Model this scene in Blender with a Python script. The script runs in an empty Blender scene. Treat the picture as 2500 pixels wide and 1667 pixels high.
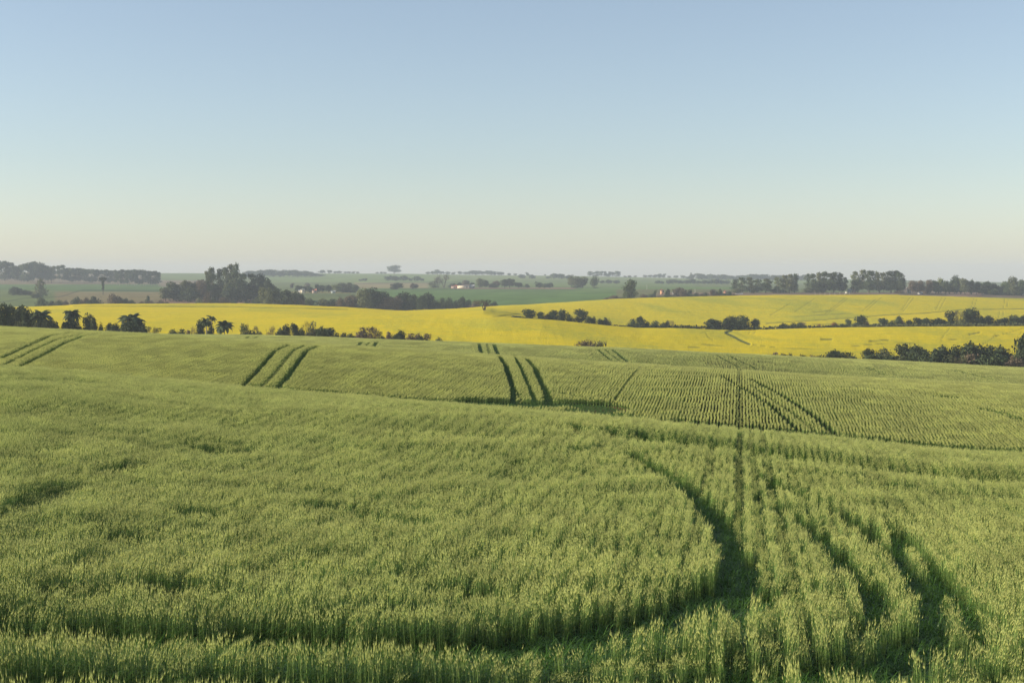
import bpy, math, random
import numpy as np
from mathutils import Vector
rng = np.random.default_rng(11); random.seed(11)
sc = bpy.context.scene
C = sc.collection
R = math.radians

# ------------------------------------------------------------------ camera, sky, sun, exposure
F = 3472.0                      # focal length in pixels of the 2500 px wide photograph
HORIZ = 672.0                   # eye level in the photograph
PITCH = math.atan((833.5 - HORIZ) / F)
cam = bpy.data.cameras.new('camera'); camo = bpy.data.objects.new('camera', cam); C.objects.link(camo)
cam.sensor_width = 36.0; cam.lens = F / 2500 * 36; cam.clip_start = 0.5; cam.clip_end = 30000
camo.location = (0, 0, 0); camo.rotation_euler = (math.pi/2 - PITCH, 0, 0)
sc.camera = camo
SUN_EL, SUN_AZ = 18.0, 93.0    # degrees above the horizon, degrees to the left of the view direction
sd = Vector((-math.sin(R(SUN_AZ))*math.cos(R(SUN_EL)), math.cos(R(SUN_AZ))*math.cos(R(SUN_EL)), math.sin(R(SUN_EL))))
w = bpy.data.worlds.new('World'); sc.world = w; w.use_nodes = True
nt = w.node_tree; nt.nodes.clear()
sky = nt.nodes.new('ShaderNodeTexSky'); sky.sky_type = 'NISHITA'; sky.sun_disc = False
sky.sun_elevation = R(SUN_EL); sky.sun_rotation = -R(SUN_AZ)
sky.altitude = 100; sky.air_density = 1.0; sky.dust_density = 0.4; sky.ozone_density = 2.3
hs = nt.nodes.new('ShaderNodeHueSaturation'); hs.inputs['Saturation'].default_value = 0.78
bg = nt.nodes.new('ShaderNodeBackground'); bg.inputs[1].default_value = 0.098
wo = nt.nodes.new('ShaderNodeOutputWorld')
tint = nt.nodes.new('ShaderNodeMix'); tint.data_type = 'RGBA'; tint.blend_type = 'MULTIPLY'; tint.inputs[0].default_value = 1.0; tint.inputs[7].default_value = (.99, .978, .99, 1)
nt.links.new(sky.outputs[0], hs.inputs['Color']); nt.links.new(hs.outputs[0], tint.inputs[6]); nt.links.new(tint.outputs[2], bg.inputs[0]); nt.links.new(bg.outputs[0], wo.inputs[0])
sl = bpy.data.lights.new('sun', 'SUN'); so = bpy.data.objects.new('sun', sl); C.objects.link(so)
sl.energy = 5.0; sl.angle = R(0.5); sl.color = (1.0, 0.88, 0.69)
so.rotation_euler = (-sd).to_track_quat('-Z', 'Y').to_euler(); so.location = (0, 0, 60)
sc.view_settings.view_transform = 'Standard'; sc.view_settings.look = 'None'
sc.view_settings.gamma = 1.0; sc.view_settings.use_curve_mapping = False
sc.view_settings.exposure = 0.70
sc.cycles.max_bounces = 6; sc.cycles.diffuse_bounces = 3; sc.cycles.volume_bounces = 0
sc.cycles.transparent_max_bounces = 8

# ------------------------------------------------------------------ small helpers
def tag(o, label=None, cat=None, group=None, kind=None):
    if label: o['label'] = label
    if cat: o['category'] = cat
    if group: o['group'] = group
    if kind: o['kind'] = kind
    return o
def make_mesh(name, V, Fc, mats, mi=None, smooth=False):
    me = bpy.data.meshes.new(name)
    V = np.asarray(V, dtype=np.float32)
    me.vertices.add(len(V)); me.vertices.foreach_set('co', V.ravel())
    if isinstance(Fc, np.ndarray):
        n, k = Fc.shape
        me.loops.add(n*k); me.polygons.add(n)
        me.loops.foreach_set('vertex_index', Fc.astype(np.int32).ravel())
        me.polygons.foreach_set('loop_start', np.arange(0, n*k, k, dtype=np.int32))
        nf = n
    else:
        tot = sum(len(f) for f in Fc); nf = len(Fc)
        me.loops.add(tot); me.polygons.add(nf)
        me.loops.foreach_set('vertex_index', np.array([i for f in Fc for i in f], dtype=np.int32))
        me.polygons.foreach_set('loop_start', np.cumsum([0]+[len(f) for f in Fc[:-1]]).astype(np.int32))
    for m in mats: me.materials.append(m)
    if mi is not None: me.polygons.foreach_set('material_index', np.asarray(mi, dtype=np.int32))
    if smooth: me.polygons.foreach_set('use_smooth', np.ones(nf, dtype=bool))
    me.update(calc_edges=True); return me
def obj(name, me, parent=None):
    o = bpy.data.objects.new(name, me); C.objects.link(o); o.parent = parent; return o
def empty(name, loc, rz=0.0, sc_=None):
    o = bpy.data.objects.new(name, None); C.objects.link(o); o.location = loc; o.rotation_euler = (0, 0, rz)
    o.empty_display_size = 0.5
    if sc_: o.scale = sc_
    return o
def vnoise(x, y, seed=0):
    x = np.asarray(x, float); y = np.asarray(y, float)
    xi = np.floor(x).astype(np.int64); yi = np.floor(y).astype(np.int64); fx = x-xi; fy = y-yi
    fx = fx*fx*(3-2*fx); fy = fy*fy*(3-2*fy)
    def h(a, b):
        n = (a*374761393 + b*668265263 + seed*1442695041) & 0xffffffff
        n = ((n ^ (n >> 13))*1274126177) & 0xffffffff
        return ((n ^ (n >> 16)) & 0xffff)/65535.0
    return (h(xi, yi)*(1-fx)+h(xi+1, yi)*fx)*(1-fy)+(h(xi, yi+1)*(1-fx)+h(xi+1, yi+1)*fx)*fy
def fbm(x, y, seed=0, oct=3):
    s = 0; a = 1; t = 0
    for k in range(oct):
        s = s+a*vnoise(x*2**k, y*2**k, seed+k*17); t += a; a *= .5
    return s/t

# ------------------------------------------------------------------ materials
def nodes_mat(name):
    m = bpy.data.materials.new(name); m.use_nodes = True
    n = m.node_tree; b = n.nodes['Principled BSDF']; return m, n, b
def new(n, t, **k):
    x = n.nodes.new(t)
    for a, v in k.items(): setattr(x, a, v)
    return x
def ramp(n, fac, stops):
    r = new(n, 'ShaderNodeValToRGB'); e = r.color_ramp.elements
    while len(e) < len(stops): e.new(0.5)
    for i, (p, c) in enumerate(stops): e[i].position = p; e[i].color = (*c, 1)
    n.links.new(fac, r.inputs[0]); return r.outputs[0]
def mix(n, fac, a, b, mode='MIX'):
    x = new(n, 'ShaderNodeMix', data_type='RGBA', blend_type=mode)
    for sock, v in ((x.inputs[0], fac), (x.inputs[6], a), (x.inputs[7], b)):
        if hasattr(v, 'is_linked'): n.links.new(v, sock)
        elif isinstance(v, tuple): sock.default_value = (*v, 1)
        else: sock.default_value = v
    return x.outputs[2]
def world_noise(n, scale, detail=3, rough=.6):
    g = new(n, 'ShaderNodeNewGeometry'); t = new(n, 'ShaderNodeTexNoise')
    mp = new(n, 'ShaderNodeMapping'); mp.inputs['Scale'].default_value = scale if isinstance(scale, tuple) else (scale,)*3
    n.links.new(g.outputs['Position'], mp.inputs[0]); n.links.new(mp.outputs[0], t.inputs['Vector'])
    t.inputs['Scale'].default_value = 1; t.inputs['Detail'].default_value = detail; t.inputs['Roughness'].default_value = rough
    return t.outputs['Fac']
def plant_mat(name, c1, c2, trans=.35, rough=.55, spec=.25, vary=.15):
    """leaf or ear tissue: two living colours mixed by a slow world noise, translucent"""
    m, n, b = nodes_mat(name)
    f = world_noise(n, .35, 4)
    col = ramp(n, f, [(.3, c1), (.7, c2)])
    oi = new(n, 'ShaderNodeObjectInfo'); hv = new(n, 'ShaderNodeHueSaturation')
    mr = new(n, 'ShaderNodeMapRange'); mr.inputs[3].default_value = 1-vary; mr.inputs[4].default_value = 1+vary
    n.links.new(oi.outputs['Random'], mr.inputs[0]); n.links.new(mr.outputs[0], hv.inputs['Value']); n.links.new(col, hv.inputs['Color'])
    b.inputs['Roughness'].default_value = rough; b.inputs['Specular IOR Level'].default_value = spec
    n.links.new(hv.outputs[0], b.inputs['Base Color'])
    tr = new(n, 'ShaderNodeBsdfTranslucent'); n.links.new(hv.outputs[0], tr.inputs[0])
    ms = new(n, 'ShaderNodeMixShader'); ms.inputs[0].default_value = trans
    out = n.nodes['Material Output']
    n.links.new(b.outputs[0], ms.inputs[1]); n.links.new(tr.outputs[0], ms.inputs[2]); n.links.new(ms.outputs[0], out.inputs[0])
    return m
def flat_mat(name, c, rough=.8, noise=1.0, amp=.2):
    m, n, b = nodes_mat(name); f = world_noise(n, noise, 4)
    c2 = tuple(x*(1-amp) for x in c); c3 = tuple(min(1, x*(1+amp)) for x in c)
    n.links.new(ramp(n, f, [(.3, c2), (.7, c3)]), b.inputs['Base Color']); b.inputs['Roughness'].default_value = rough
    b.inputs['Specular IOR Level'].default_value = .2
    return m
M_EAR = plant_mat('wheat_ear', (.53, .575, .19), (.63, .65, .23), trans=.40)
M_LEAF = plant_mat('wheat_leaf', (.068, .160, .022), (.10, .21, .03), trans=.42, rough=.4, spec=.45)
M_EAR2 = plant_mat('distant_wheat_ear', (.54, .55, .20), (.60, .61, .23), trans=.40)  # greyer ear tone for all wheat beyond the near field
M_LEAF2 = plant_mat('distant_wheat_leaf', (.09, .18, .045), (.12, .23, .055), trans=.42)  # paler, greyer leaf tone for the same farther wheat
M_STEM = plant_mat('wheat_stem', (.16, .24, .06), (.20, .28, .07), trans=.15)

# ------------------------------------------------------------------ relief of the land, worked out from the photograph
def ray(px, py):
    px = np.asarray(px, float); py = np.asarray(py, float)
    u = (px-1250)/F; v = (833.5-py)/F
    dy = math.cos(PITCH)+v*math.sin(PITCH); dz = -math.sin(PITCH)+v*math.cos(PITCH)
    return u/dy, dz/dy                       # X/Y, Z/Y
def ridge(*pts):
    p = np.array(pts, float); a, s = ray(p[:, 0], p[:, 1])
    sl0 = (s[1]-s[0])/(a[1]-a[0]); sl1 = (s[-1]-s[-2])/(a[-1]-a[-2])
    a = np.concatenate([[a[0]-.25], a, [a[-1]+.25]]); s = np.concatenate([[s[0]-sl0*.08], s, [s[-1]+sl1*.08]])
    aa = np.linspace(a[0], a[-1], 900); ss = np.interp(aa, a, s)
    k = np.hanning(15); k /= k.sum(); ssp = np.convolve(np.pad(ss, 7, mode='edge'), k, mode='valid')
    return lambda q: np.interp(q, aa, ssp)
def along(*pts):
    p = np.array(pts, float); a = ray(p[:, 0], np.full(len(p), 800.))[0]
    return lambda q: np.interp(q, a, p[:, 1])
rA = ridge((0, 894), (150, 903), (300, 918), (590, 944), (675, 951), (840, 965), (1000, 977), (1162, 991), (1330, 1009), (1509, 1023), (1660, 1034), (1956, 1060), (2046, 1067), (2267, 1092), (2500, 1105))
rC = ridge((0, 795), (178, 803.6), (350, 812.5), (490, 822), (600, 829.5), (690, 834), (770, 838), (910, 847), (1120, 859), (1215, 866), (1365, 875), (1530, 884), (1660, 892), (1860, 903), (2017, 915), (2196, 925), (2500, 937))
rD = ridge((0, 799), (178, 807), (350, 814), (490, 816.5), (565, 817), (700, 819.6), (780, 822), (930, 827), (1120, 834), (1165, 836.6), (1400, 845.5), (1530, 850), (1750, 861), (1820, 864), (2080, 876), (2300, 887), (2500, 896))
rH = ridge((0, 783), (600, 783), (1100, 776), (1200, 772), (1270, 776), (1350, 781), (1470, 792), (1560, 800), (1650, 800), (1750, 804), (1820, 806), (1950, 802), (2080, 799), (2250, 797.5), (2500, 797))
rE = ridge((0, 750), (70, 748), (160, 745), (190, 742), (420, 741), (600, 742), (707, 744.6), (850, 750), (950, 757), (990, 759), (1050, 755.8), (1150, 751), (1215, 747), (1300, 742.5), (1400, 737), (1500, 730), (1650, 725.5), (1820, 722), (1900, 720.5), (2030, 720), (2170, 720), (2300, 722.7), (2500, 728))
r1 = ridge((0, 726), (600, 727), (1000, 730), (1400, 721), (1800, 715), (2170, 715), (2500, 720))
r2 = ridge((0, 704), (600, 707), (1000, 703.5), (1400, 704), (1800, 703), (2500, 712))
r3 = ridge((0, 683), (600, 690), (1000, 687), (1400, 690), (1800, 692), (2500, 702))
rG = ridge((0, 664), (390, 667), (870, 668), (1000, 668.6), (1220, 672), (1390, 673.6), (1560, 677), (1700, 680), (2000, 681), (2500, 690))
YA = along((0, 62), (600, 60), (1250, 53), (1660, 48), (2500, 45))
YC = along((-600, 128), (0, 124), (700, 108), (1300, 113), (1800, 110), (2500, 104))
YD = along((0, 236), (500, 225), (1200, 200), (2500, 195))
YE = along((0, 650), (1000, 620), (1500, 700), (2500, 760))
fold = along((1180, 0.), (1320, 1.))
def knots(a):
    """for each azimuth a: distances, crop-top heights and slopes of the guiding points"""
    sA, sC, sD, sH, sE = rA(a), rC(a), rD(a), rH(a), rE(a)
    ya, yc, yd, ye = YA(a), YC(a), YD(a), YE(a)
    N = np.nan; o = np.ones_like(a)
    zA = sA*ya; fo = fold(a)
    K = [(-200*o, -2.6*o, 0*o), (-40*o, -3.2*o, -.004*o), (11*o, -3.55*o-.10*np.clip(a, -.4, .4), N*o),
         (27*o, (-3.55*.52+zA*.48), N*o),
         (ya, zA, sA), (ya+12, sA*(ya+12)-1.5, N*o), (yc, sC*yc, sC),
         (yc+36, sC*(yc+36)-2.8, N*o), (yd, sD*yd, sD), (yd+70, sD*(yd+70)-3.2, 0*o),
         (yd+140, sD*(yd+140)-1.2, N*o),
         (455*o, sH*455, np.where(fo > 0, sH*fo+(1-fo)*.012, .012)),
         (488*o, (sH*488-1.6)*fo+(1-fo)*(sH*455+33*.012), N*o),
         (ye, sE*ye, sE), (ye+90, sE*(ye+90)-4.5, N*o),
         (1010*o, r1(a)*1010, N*o), (1350*o, r2(a)*1350, N*o), (1900*o, r3(a)*1900, N*o),
         (2900*o, rG(a)*2900, rG(a)), (3600*o, rG(a)*3600-16, N*o), (6200*o, rG(a)*6200-60, rG(a)*0)]
    Y = np.array([k[0] for k in K]); Z = np.array([k[1] for k in K]); S = np.array([k[2] for k in K])
    for i in range(len(K)):
        if i in (0, len(K)-1): continue
        h0 = Y[i]-Y[i-1]; h1 = Y[i+1]-Y[i]; d0 = (Z[i]-Z[i-1])/h0; d1 = (Z[i+1]-Z[i])/h1
        c = np.where(d0*d1 > 0, 2*d0*d1/np.where(d0+d1 == 0, 1, d0+d1), 0)   # harmonic mean: no overshoot
        c = np.where(np.isnan(S[i]), c, S[i]); S[i] = c
    return Y, Z, S
TA = np.linspace(-.75, .75, 1501)
TY = np.concatenate([np.arange(-200, 40, 4), np.arange(40, 140, .5), np.arange(140, 300, 1), np.arange(300, 1000, 2), np.arange(1000, 3000, 10), np.arange(3000, 6201, 50)]).astype(float)
_Y, _Z, _S = knots(TA)
TZ = np.zeros((len(TY), len(TA)))
for j in range(len(TA)):
    yk, zk, sk = _Y[:, j], _Z[:, j], _S[:, j]
    i = np.clip(np.searchsorted(yk, TY)-1, 0, len(yk)-2); h = yk[i+1]-yk[i]; t = (TY-yk[i])/h
    TZ[:, j] = (2*t**3-3*t**2+1)*zk[i]+(t**3-2*t**2+t)*h*sk[i]+(-2*t**3+3*t**2)*zk[i+1]+(t**3-t**2)*h*sk[i+1]
rB0 = ridge((900, 1035), (1300, 1062), (1660, 1091), (1830, 1107), (2035, 1132), (2196, 1148), (2500, 1164))
bump_amt = along((1250, 0.), (1480, .25), (1640, 1.), (2100, .9), (2500, .5))
def top(X, Y):
    """height of the crop top (or land) at a place, camera at height 0"""
    X = np.asarray(X, float); Y = np.asarray(Y, float)
    a = np.clip(X/np.maximum(Y, 9.), -.749, .749)
    fi = np.interp(Y, TY, np.arange(len(TY))); i = np.clip(fi.astype(int), 0, len(TY)-2); ty = fi-i
    fj = (a-TA[0])/(TA[1]-TA[0]); j = np.clip(fj.astype(int), 0, len(TA)-2); tx = fj-j
    z = (TZ[i, j]*(1-tx)+TZ[i, j+1]*tx)*(1-ty)+(TZ[i+1, j]*(1-tx)+TZ[i+1, j+1]*tx)*ty
    # contour terrace: a low bank across the near field
    zb = rB0(a); yb = np.clip(-4.55/np.minimum(zb, -.05), 30, 60)
    d = Y-yb
    z = z+bump_amt(a)*(.05*np.exp(-(d/1.2)**2)-.46*np.exp(-((d-2.5)/1.0)**2)+.05*np.exp(-((d-4.6)/1.2)**2))
    # slow waves of the near field
    near = np.clip((Y-14)/20, 0, 1)*np.clip((75-Y)/18, 0, 1)
    z = z+near*(.17*(fbm(X/16+3, Y/5.0, 5, 2)-.5)*2*.75)
    mid = np.clip((Y-80)/15, 0, 1)*np.clip((240-Y)/20, 0, 1)
    z = z+mid*.22*(fbm(X/14, Y/14, 9, 2)-.5)
    far = np.clip((Y-330)/40, 0, 1)
    z = z+far*.7*(fbm(X/60, Y/40, 31, 3)-.5)
    return z
def hit(px, py, lower=0.35, ymin=9, ymax=3200):
    """where the line of sight through a photograph pixel meets the land"""
    a, s = ray(px, py); a = float(a); s = float(s)
    Ys = np.concatenate([np.arange(ymin, 140, .25), np.arange(140, 320, 1), np.arange(320, 1000, 2.), np.arange(1000, 3300, 10.)])
    Ys = Ys[Ys <= ymax]
    zz = top(a*Ys, Ys)-lower; los = s*Ys
    k = np.nonzero(zz >= los)[0]
    if len(k) == 0: k = [int(np.argmin(np.abs(zz-los)/Ys))]
    y = Ys[k[0]]; return a*y, y

# ------------------------------------------------------------------ wheel tracks in the wheat
def world_line(pts, lower=.08):
    out = []
    for (x0, y0), (x1, y1) in zip(pts[:-1], pts[1:]):
        n = max(1, int(math.hypot(x1-x0, y1-y0)/12))
        for k in range(n): out.append(hit(x0+(x1-x0)*k/n, y0+(y1-y0)*k/n, lower))
    out.append(hit(*pts[-1], lower)); return np.array(out)
TR = [  # (photograph points, half width m, remaining height)
 ([(1394, 1036), (1419, 1058)], .2, .25), ([(1537, 1108), (1575, 1127), (1612, 1148), (1660, 1170), (1703, 1210), (1742, 1252), (1785, 1325), (1803, 1390), (1805, 1440)], .25, .33), ([(1805, 1425), (1749, 1455), (1678, 1474), (1544, 1510), (1366, 1538), (1223, 1556), (1116, 1566), (973, 1562), (830, 1558), (607, 1541), (428, 1536), (250, 1532), (53, 1527), (-120, 1522)], .58, .22),
 ([(1484, 1048), (1505, 1062)], .14, .55), ([(1846, 1200), (1910, 1239), (1967, 1278), (2010, 1314), (2063, 1371), (2106, 1415), (2138, 1455), (2146, 1496), (2117, 1526), (2060, 1532)], .16, .42),
 ([(1557, 1053), (1594, 1076)], .2, .25), ([(1860, 1162), (1967, 1212), (2053, 1256), (2124, 1302), (2196, 1356), (2239, 1416), (2272, 1470), (2278, 1515), (2246, 1556)], .20, .3), ([(2246, 1556), (2190, 1590), (2106, 1614), (1980, 1622), (1860, 1628), (1700, 1650), (1500, 1662), (1240, 1662), (830, 1660), (400, 1656), (0, 1656)], .42, .3),
 ([(2150, 1265), (2246, 1350), (2313, 1425), (2360, 1468), (2390, 1520), (2384, 1570), (2340, 1605)], .11, .44),
 ([(2200, 1640), (2338, 1652), (2440, 1650), (2560, 1655)], .25, .3), ([(1660, 1592), (1544, 1594), (1400, 1606)], .3, .5), ([(1640, 1028), (1800, 1041), (1956, 1057), (2046, 1064), (2267, 1088), (2400, 1098), (2500, 1101)], .7, .3), ([(600, 940), (840, 960), (1000, 972), (1162, 986)], .25, .7),
 ([(0, 876), (61, 848), (121, 821), (168, 813)], .22, .15), ([(-30, 905), (11, 891), (71, 860), (136, 830), (200, 816)], .15, .5),
 ([(40, 898), (107, 866), (154, 839), (200, 821), (250, 814)], .24, .12),
 ([(588, 946), (621, 914), (650, 880), (671, 857), (704, 842.5)], .19, .12), ([(634, 948), (671, 912), (696, 880), (714, 857), (743, 844)], .15, .5),
 ([(673, 952), (700, 921), (725, 887), (746, 857), (775, 845)], .21, .1),
 ([(1217, 869), (1234, 891), (1244, 923), (1253, 951), (1253, 982)], .20, .12), ([(1255, 871), (1273, 901), (1287, 934), (1298, 959), (1305, 980)], .15, .45),
 ([(1284, 875), (1305, 898), (1319, 930), (1334, 959), (1348, 986)], .21, .1), ([(1253, 951), (1266, 962), (1275, 978)], .12, .5), ([(1334, 955), (1331, 985)], .16, .3),
 ([(894, 828), (883, 836), (873, 845)], .27, .1), ([(910, 827), (892, 846)], .18, .5), ([(928, 829), (919, 836), (912, 847)], .29, .1),
 ([(1169, 839), (1176, 863)], .27, .1), ([(1188, 840), (1195, 864)], .18, .5), ([(1205, 841), (1216, 866)], .29, .1),
 ([(1459, 854), (1491, 881)], .2, .35), ([(1476, 854), (1510, 882)], .16, .5), ([(1494, 854), (1532, 884)], .26, .15),
 ([(600, 826), (607, 822)], .3, .2), ([(620, 827), (632, 821)], .25, .5), ([(636, 828), (652, 820)], .3, .2),
 ([(1756, 916), (1814, 948), (1881, 991), (1956, 1058)], .15, .3), ([(1831, 941), (1942, 1016), (1999, 1062)], .10, .6),
 ([(1831, 926), (1910, 966), (1981, 1012), (2046, 1066)], .20, .2), ([(1749, 868), (1803, 898)], .16, .5), ([(1774, 867), (1846, 902)], .18, .4),
 ([(1501, 978), (1530, 934), (1559, 903)], .06, .6),
 ([(2400, 1000), (2450, 1010), (2500, 1030)], .3, .6), ([(2290, 967), (2320, 971)], .5, .6), ([(2120, 900), (2160, 917)], .4, .7), ([(2330, 905), (2420, 928)], .3, .7),
 ([(973, 973), (1100, 978), (1162, 981)], .5, .4), ([(1162, 980), (1240, 984), (1330, 986), (1400, 984), (1445, 988), (1475, 997)], 1.4, .16), ([(1420, 1003), (1500, 1016), (1530, 1018)], .9, .10),
 ([(40, 925), (110, 930)], .35, .5), ([(160, 937), (208, 941)], .4, .4), ([(560, 975), (620, 981)], .5, .7), ([(1340, 955), (1500, 985)], .2, .9),
 ([(0, 1255), (60, 1236), (120, 1195), (160, 1180)], .35, .5), ([(250, 1152), (330, 1138)], .35, .5), ([(440, 1250), (520, 1262), (620, 1268)], .4, .5),
 ([(780, 1235), (860, 1248), (950, 1266), (1020, 1278)], .28, .45), ([(480, 1090), (560, 1108)], .4, .6), ([(400, 1430), (500, 1445)], .28, .62), ([(130, 1440), (200, 1452)], .28, .62),
 ([(1100, 1430), (1210, 1455)], .3, .55), ([(1500, 1345), (1600, 1362)], .35, .55), ([(2200, 1255), (2300, 1262)], .3, .65), ([(280, 1310), (340, 1320)], .3, .5),
 ([(1240, 1135), (1280, 1130)], .25, .6), ([(1420, 1150), (1440, 1160)], .25, .6), ([(1500, 1230), (1600, 1240)], .2, .7),
]
SEG = []
for pts, hw, rem in TR:
    wl = world_line(pts)
    for p, q in zip(wl[:-1], wl[1:]):
        if math.hypot(*(q-p)) < 14: SEG.append((p[0], p[1], q[0], q[1], hw, rem))
SEG = np.array(SEG)
GX = {}
for k, s in enumerate(SEG):
    r = s[4]+2.6
    for gx in range(int((min(s[0], s[2])-r)//3), int((max(s[0], s[2])+r)//3)+1):
        for gy in range(int((min(s[1], s[3])-r)//3), int((max(s[1], s[3])+r)//3)+1): GX.setdefault((gx, gy), []).append(k)
def seg_hit(x, y):
    """(distance beyond the nearest track's edge, height left in it)"""
    ks = GX.get((int(x//3), int(y//3)))
    if ks is None: return 9., 1.
    s = SEG[ks]; dx = s[:, 2]-s[:, 0]; dy = s[:, 3]-s[:, 1]; L = dx*dx+dy*dy+1e-9
    t = np.clip(((x-s[:, 0])*dx+(y-s[:, 1])*dy)/L, 0, 1)
    d = np.hypot(x-s[:, 0]-t*dx, y-s[:, 1]-t*dy)-s[:, 4]
    i = int(np.argmin(d)); inside = d <= 0.0
    return float(d[i]), float(s[inside, 5].min()) if inside.any() else 1.

# ------------------------------------------------------------------ wheat plants
def stem_geo(V, Fc, mi, x, y, h, fine, wide, lean):
    """one wheat plant: stem, curved leaves, bearded ear"""
    def ribbon(p, q, w0, w1, ang, m):
        c, s = math.cos(ang), math.sin(ang); n = len(V)
        V.extend([(p[0]-c*w0, p[1]-s*w0, p[2]), (p[0]+c*w0, p[1]+s*w0, p[2]), (q[0]+c*w1, q[1]+s*w1, q[2]), (q[0]-c*w1, q[1]-s*w1, q[2])])
        Fc.append((n, n+1, n+2, n+3)); mi.append(m)
    ang = random.uniform(0, math.pi); la = random.gauss(lean[0], .036)*h; lb = random.gauss(lean[1], .036)*h
    hs = h*.80; tip = (x+la*.8, y+lb*.8, hs)
    ribbon((x, y, 0), tip, .003*wide, .0022*wide, ang, 2)
    el = random.uniform(.062, .085)*h/.68 if fine >= 2 else random.uniform(.075, .10)*h/.68; et = (x+la*1.25, y+lb*1.25, hs+el)
    r = (.0062 if fine >= 2 else .0072)*wide; n = len(V)
    if fine >= 2:
        mid = tuple((a+b)/2 for a, b in zip(tip, et))
        V.append(tip)
        for k in range(4): V.append((mid[0]+r*math.cos(k*1.571+ang), mid[1]+r*math.sin(k*1.571+ang), mid[2]))
        V.append(et)
        for k in range(4): Fc.append((n, n+1+(k+1) % 4, n+1+k)); Fc.append((n+5, n+1+k, n+1+(k+1) % 4)); mi.extend((0, 0))
    else:
        ribbon(tip, et, r, r*.5, ang, 0); ribbon(tip, et, r, r*.5, ang+1.57, 0)
    for k in range(4 if fine >= 2 else 2):                            # the beard
        a = random.uniform(0, 6.28); al = random.uniform(.03, .05) if fine >= 2 else random.uniform(.05, .08); f = random.uniform(.3, 1)
        b = tuple(p+(q-p)*f for p, q in zip(tip, et)); n = len(V); ww = .0012*wide
        e = (b[0]+math.cos(a)*al*.16, b[1]+math.sin(a)*al*.16, b[2]+al)
        V.extend([(b[0]-ww, b[1], b[2]), (b[0]+ww, b[1], b[2]), e]); Fc.append((n, n+1, n+2)); mi.append(0)
    for k in range(3 if fine >= 2 else 2):                            # leaves
        a = random.uniform(0, 6.28); L = random.uniform(.14, .24)*h/.68*(1 if fine >= 2 else .5); z0 = h*random.uniform(.18, .64); up = random.uniform(.3, 1.1)
        p = (x+la*z0/h*.8, y+lb*z0/h*.8, z0); w0 = .0048*(wide if wide < 2 else wide*.7)
        seg = 3 if fine >= 2 else 2
        for j in range(seg):
            el_ = up-(j+.5)*1.5/seg; q = (p[0]+math.cos(a)*math.cos(el_)*L/seg, p[1]+math.sin(a)*math.cos(el_)*L/seg, p[2]+math.sin(el_)*L/seg)
            w1 = w0*(.8 if j < seg-1 else .15); ribbon(p, q, w0, w1, a+1.57, 1); p, w0 = q, w1
ROW = .175
RF = [1.0, .95, 1.015, .97, .925, 1.0]
def wheat_patch(name, rows, length, per_m, fine, wide, distant):
    V, Fc, mi = [], [], []
    cnt = int(per_m*length)
    for r in range(rows):
        x0 = (r-(rows-1)/2)*ROW
        for k in range(cnt):
            y = (k+random.random())/cnt*length-length/2
            stem_geo(V, Fc, mi, x0+random.gauss(0, .015 if fine < 2 else .036), y, .44*(RF[r % 6] if fine < 2 else (1., .91, 1.02)[r % 3])*random.gauss(1, .08 if fine < 2 else .12), fine, wide, (.06, -.02))
    return make_mesh(name, V, Fc, [M_EAR2, M_LEAF2, M_STEM] if distant else [M_EAR, M_LEAF, M_STEM], mi)
# patch sizes per distance zone: (rows, length, plants per metre of row, detail, width factor)
def low_patch(name, length, n, wide, distant):
    V, Fc, mi = [], [], []
    for k in range(n):
        y = (k+random.random())/n*length-length/2; x = random.uniform(-ROW*.6, ROW*.6); a = random.uniform(0, 6.28); L = random.uniform(.10, .24); p = (x, y, 0.); w0 = .005*wide; up = random.uniform(.7, 1.5)
        for j in range(3):
            el_ = up-j*.55; q = (p[0]+math.cos(a)*math.cos(el_)*L/2, p[1]+math.sin(a)*math.cos(el_)*L/2, p[2]+math.sin(el_)*L/2); w1 = w0*(.8 if j < 2 else .15); c, s_ = math.cos(a+1.57), math.sin(a+1.57); m = len(V)
            V.extend([(p[0]-c*w0, p[1]-s_*w0, p[2]), (p[0]+c*w0, p[1]+s_*w0, p[2]), (q[0]+c*w1, q[1]+s_*w1, q[2]), (q[0]-c*w1, q[1]-s_*w1, q[2])]); Fc.append((m, m+1, m+2, m+3)); mi.append(0); p, w0 = q, w1
    return make_mesh(name, V, Fc, [M_LEAF2 if distant else M_LEAF], mi)
ZONES = {0: [(1, .30, 112, 2, .74), (3, .60, 112, 2, .74)],
         1: [(1, .30, 60, 1, 1.18), (3, .60, 60, 1, 1.18), (6, 1.2, 58, 1, 1.18)],
         2: [(1, .50, 22, 1, 2.8), (3, 1.0, 20, 1, 2.8), (12, 2.4, 17, 0, 3.0)]}
protos = bpy.data.collections.new('wheat_patches')     # source meshes for the instances, not in the scene
pidx = {}; cnt = 0; NV = 5
for z, lv in ZONES.items():
    for li, (rows, ln, per, fine, wide) in enumerate(lv):
        for v in range(NV if li < 2 else 4):
            nm = 'wheat_patch_%03d' % cnt
            o = bpy.data.objects.new(nm, wheat_patch(nm, rows, ln, per, fine, wide, z > 0)); protos.objects.link(o)
            pidx.setdefault((z, li), []).append(cnt); cnt += 1
for z in ZONES:
    for v in range(4):
        nm = 'wheat_patch_%03d' % cnt; protos.objects.link(bpy.data.objects.new(nm, low_patch(nm, ZONES[z][0][1], (46, 30, 18)[z], (1., 1.5, 2.5)[z], z > 0)))
        pidx.setdefault((z, 'low'), []).append(cnt); cnt += 1
TH = math.atan((1806-1250)/F); cT, sT = math.cos(TH), math.sin(TH)
SKIP = {0: .52, 2: .68, -4: .78, 4: .66, 7: .82, -8: .85}
def to_world(s, t): return s*cT+t*sT, -s*sT+t*cT
inst = {0: [], 1: [], 2: []}
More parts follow.
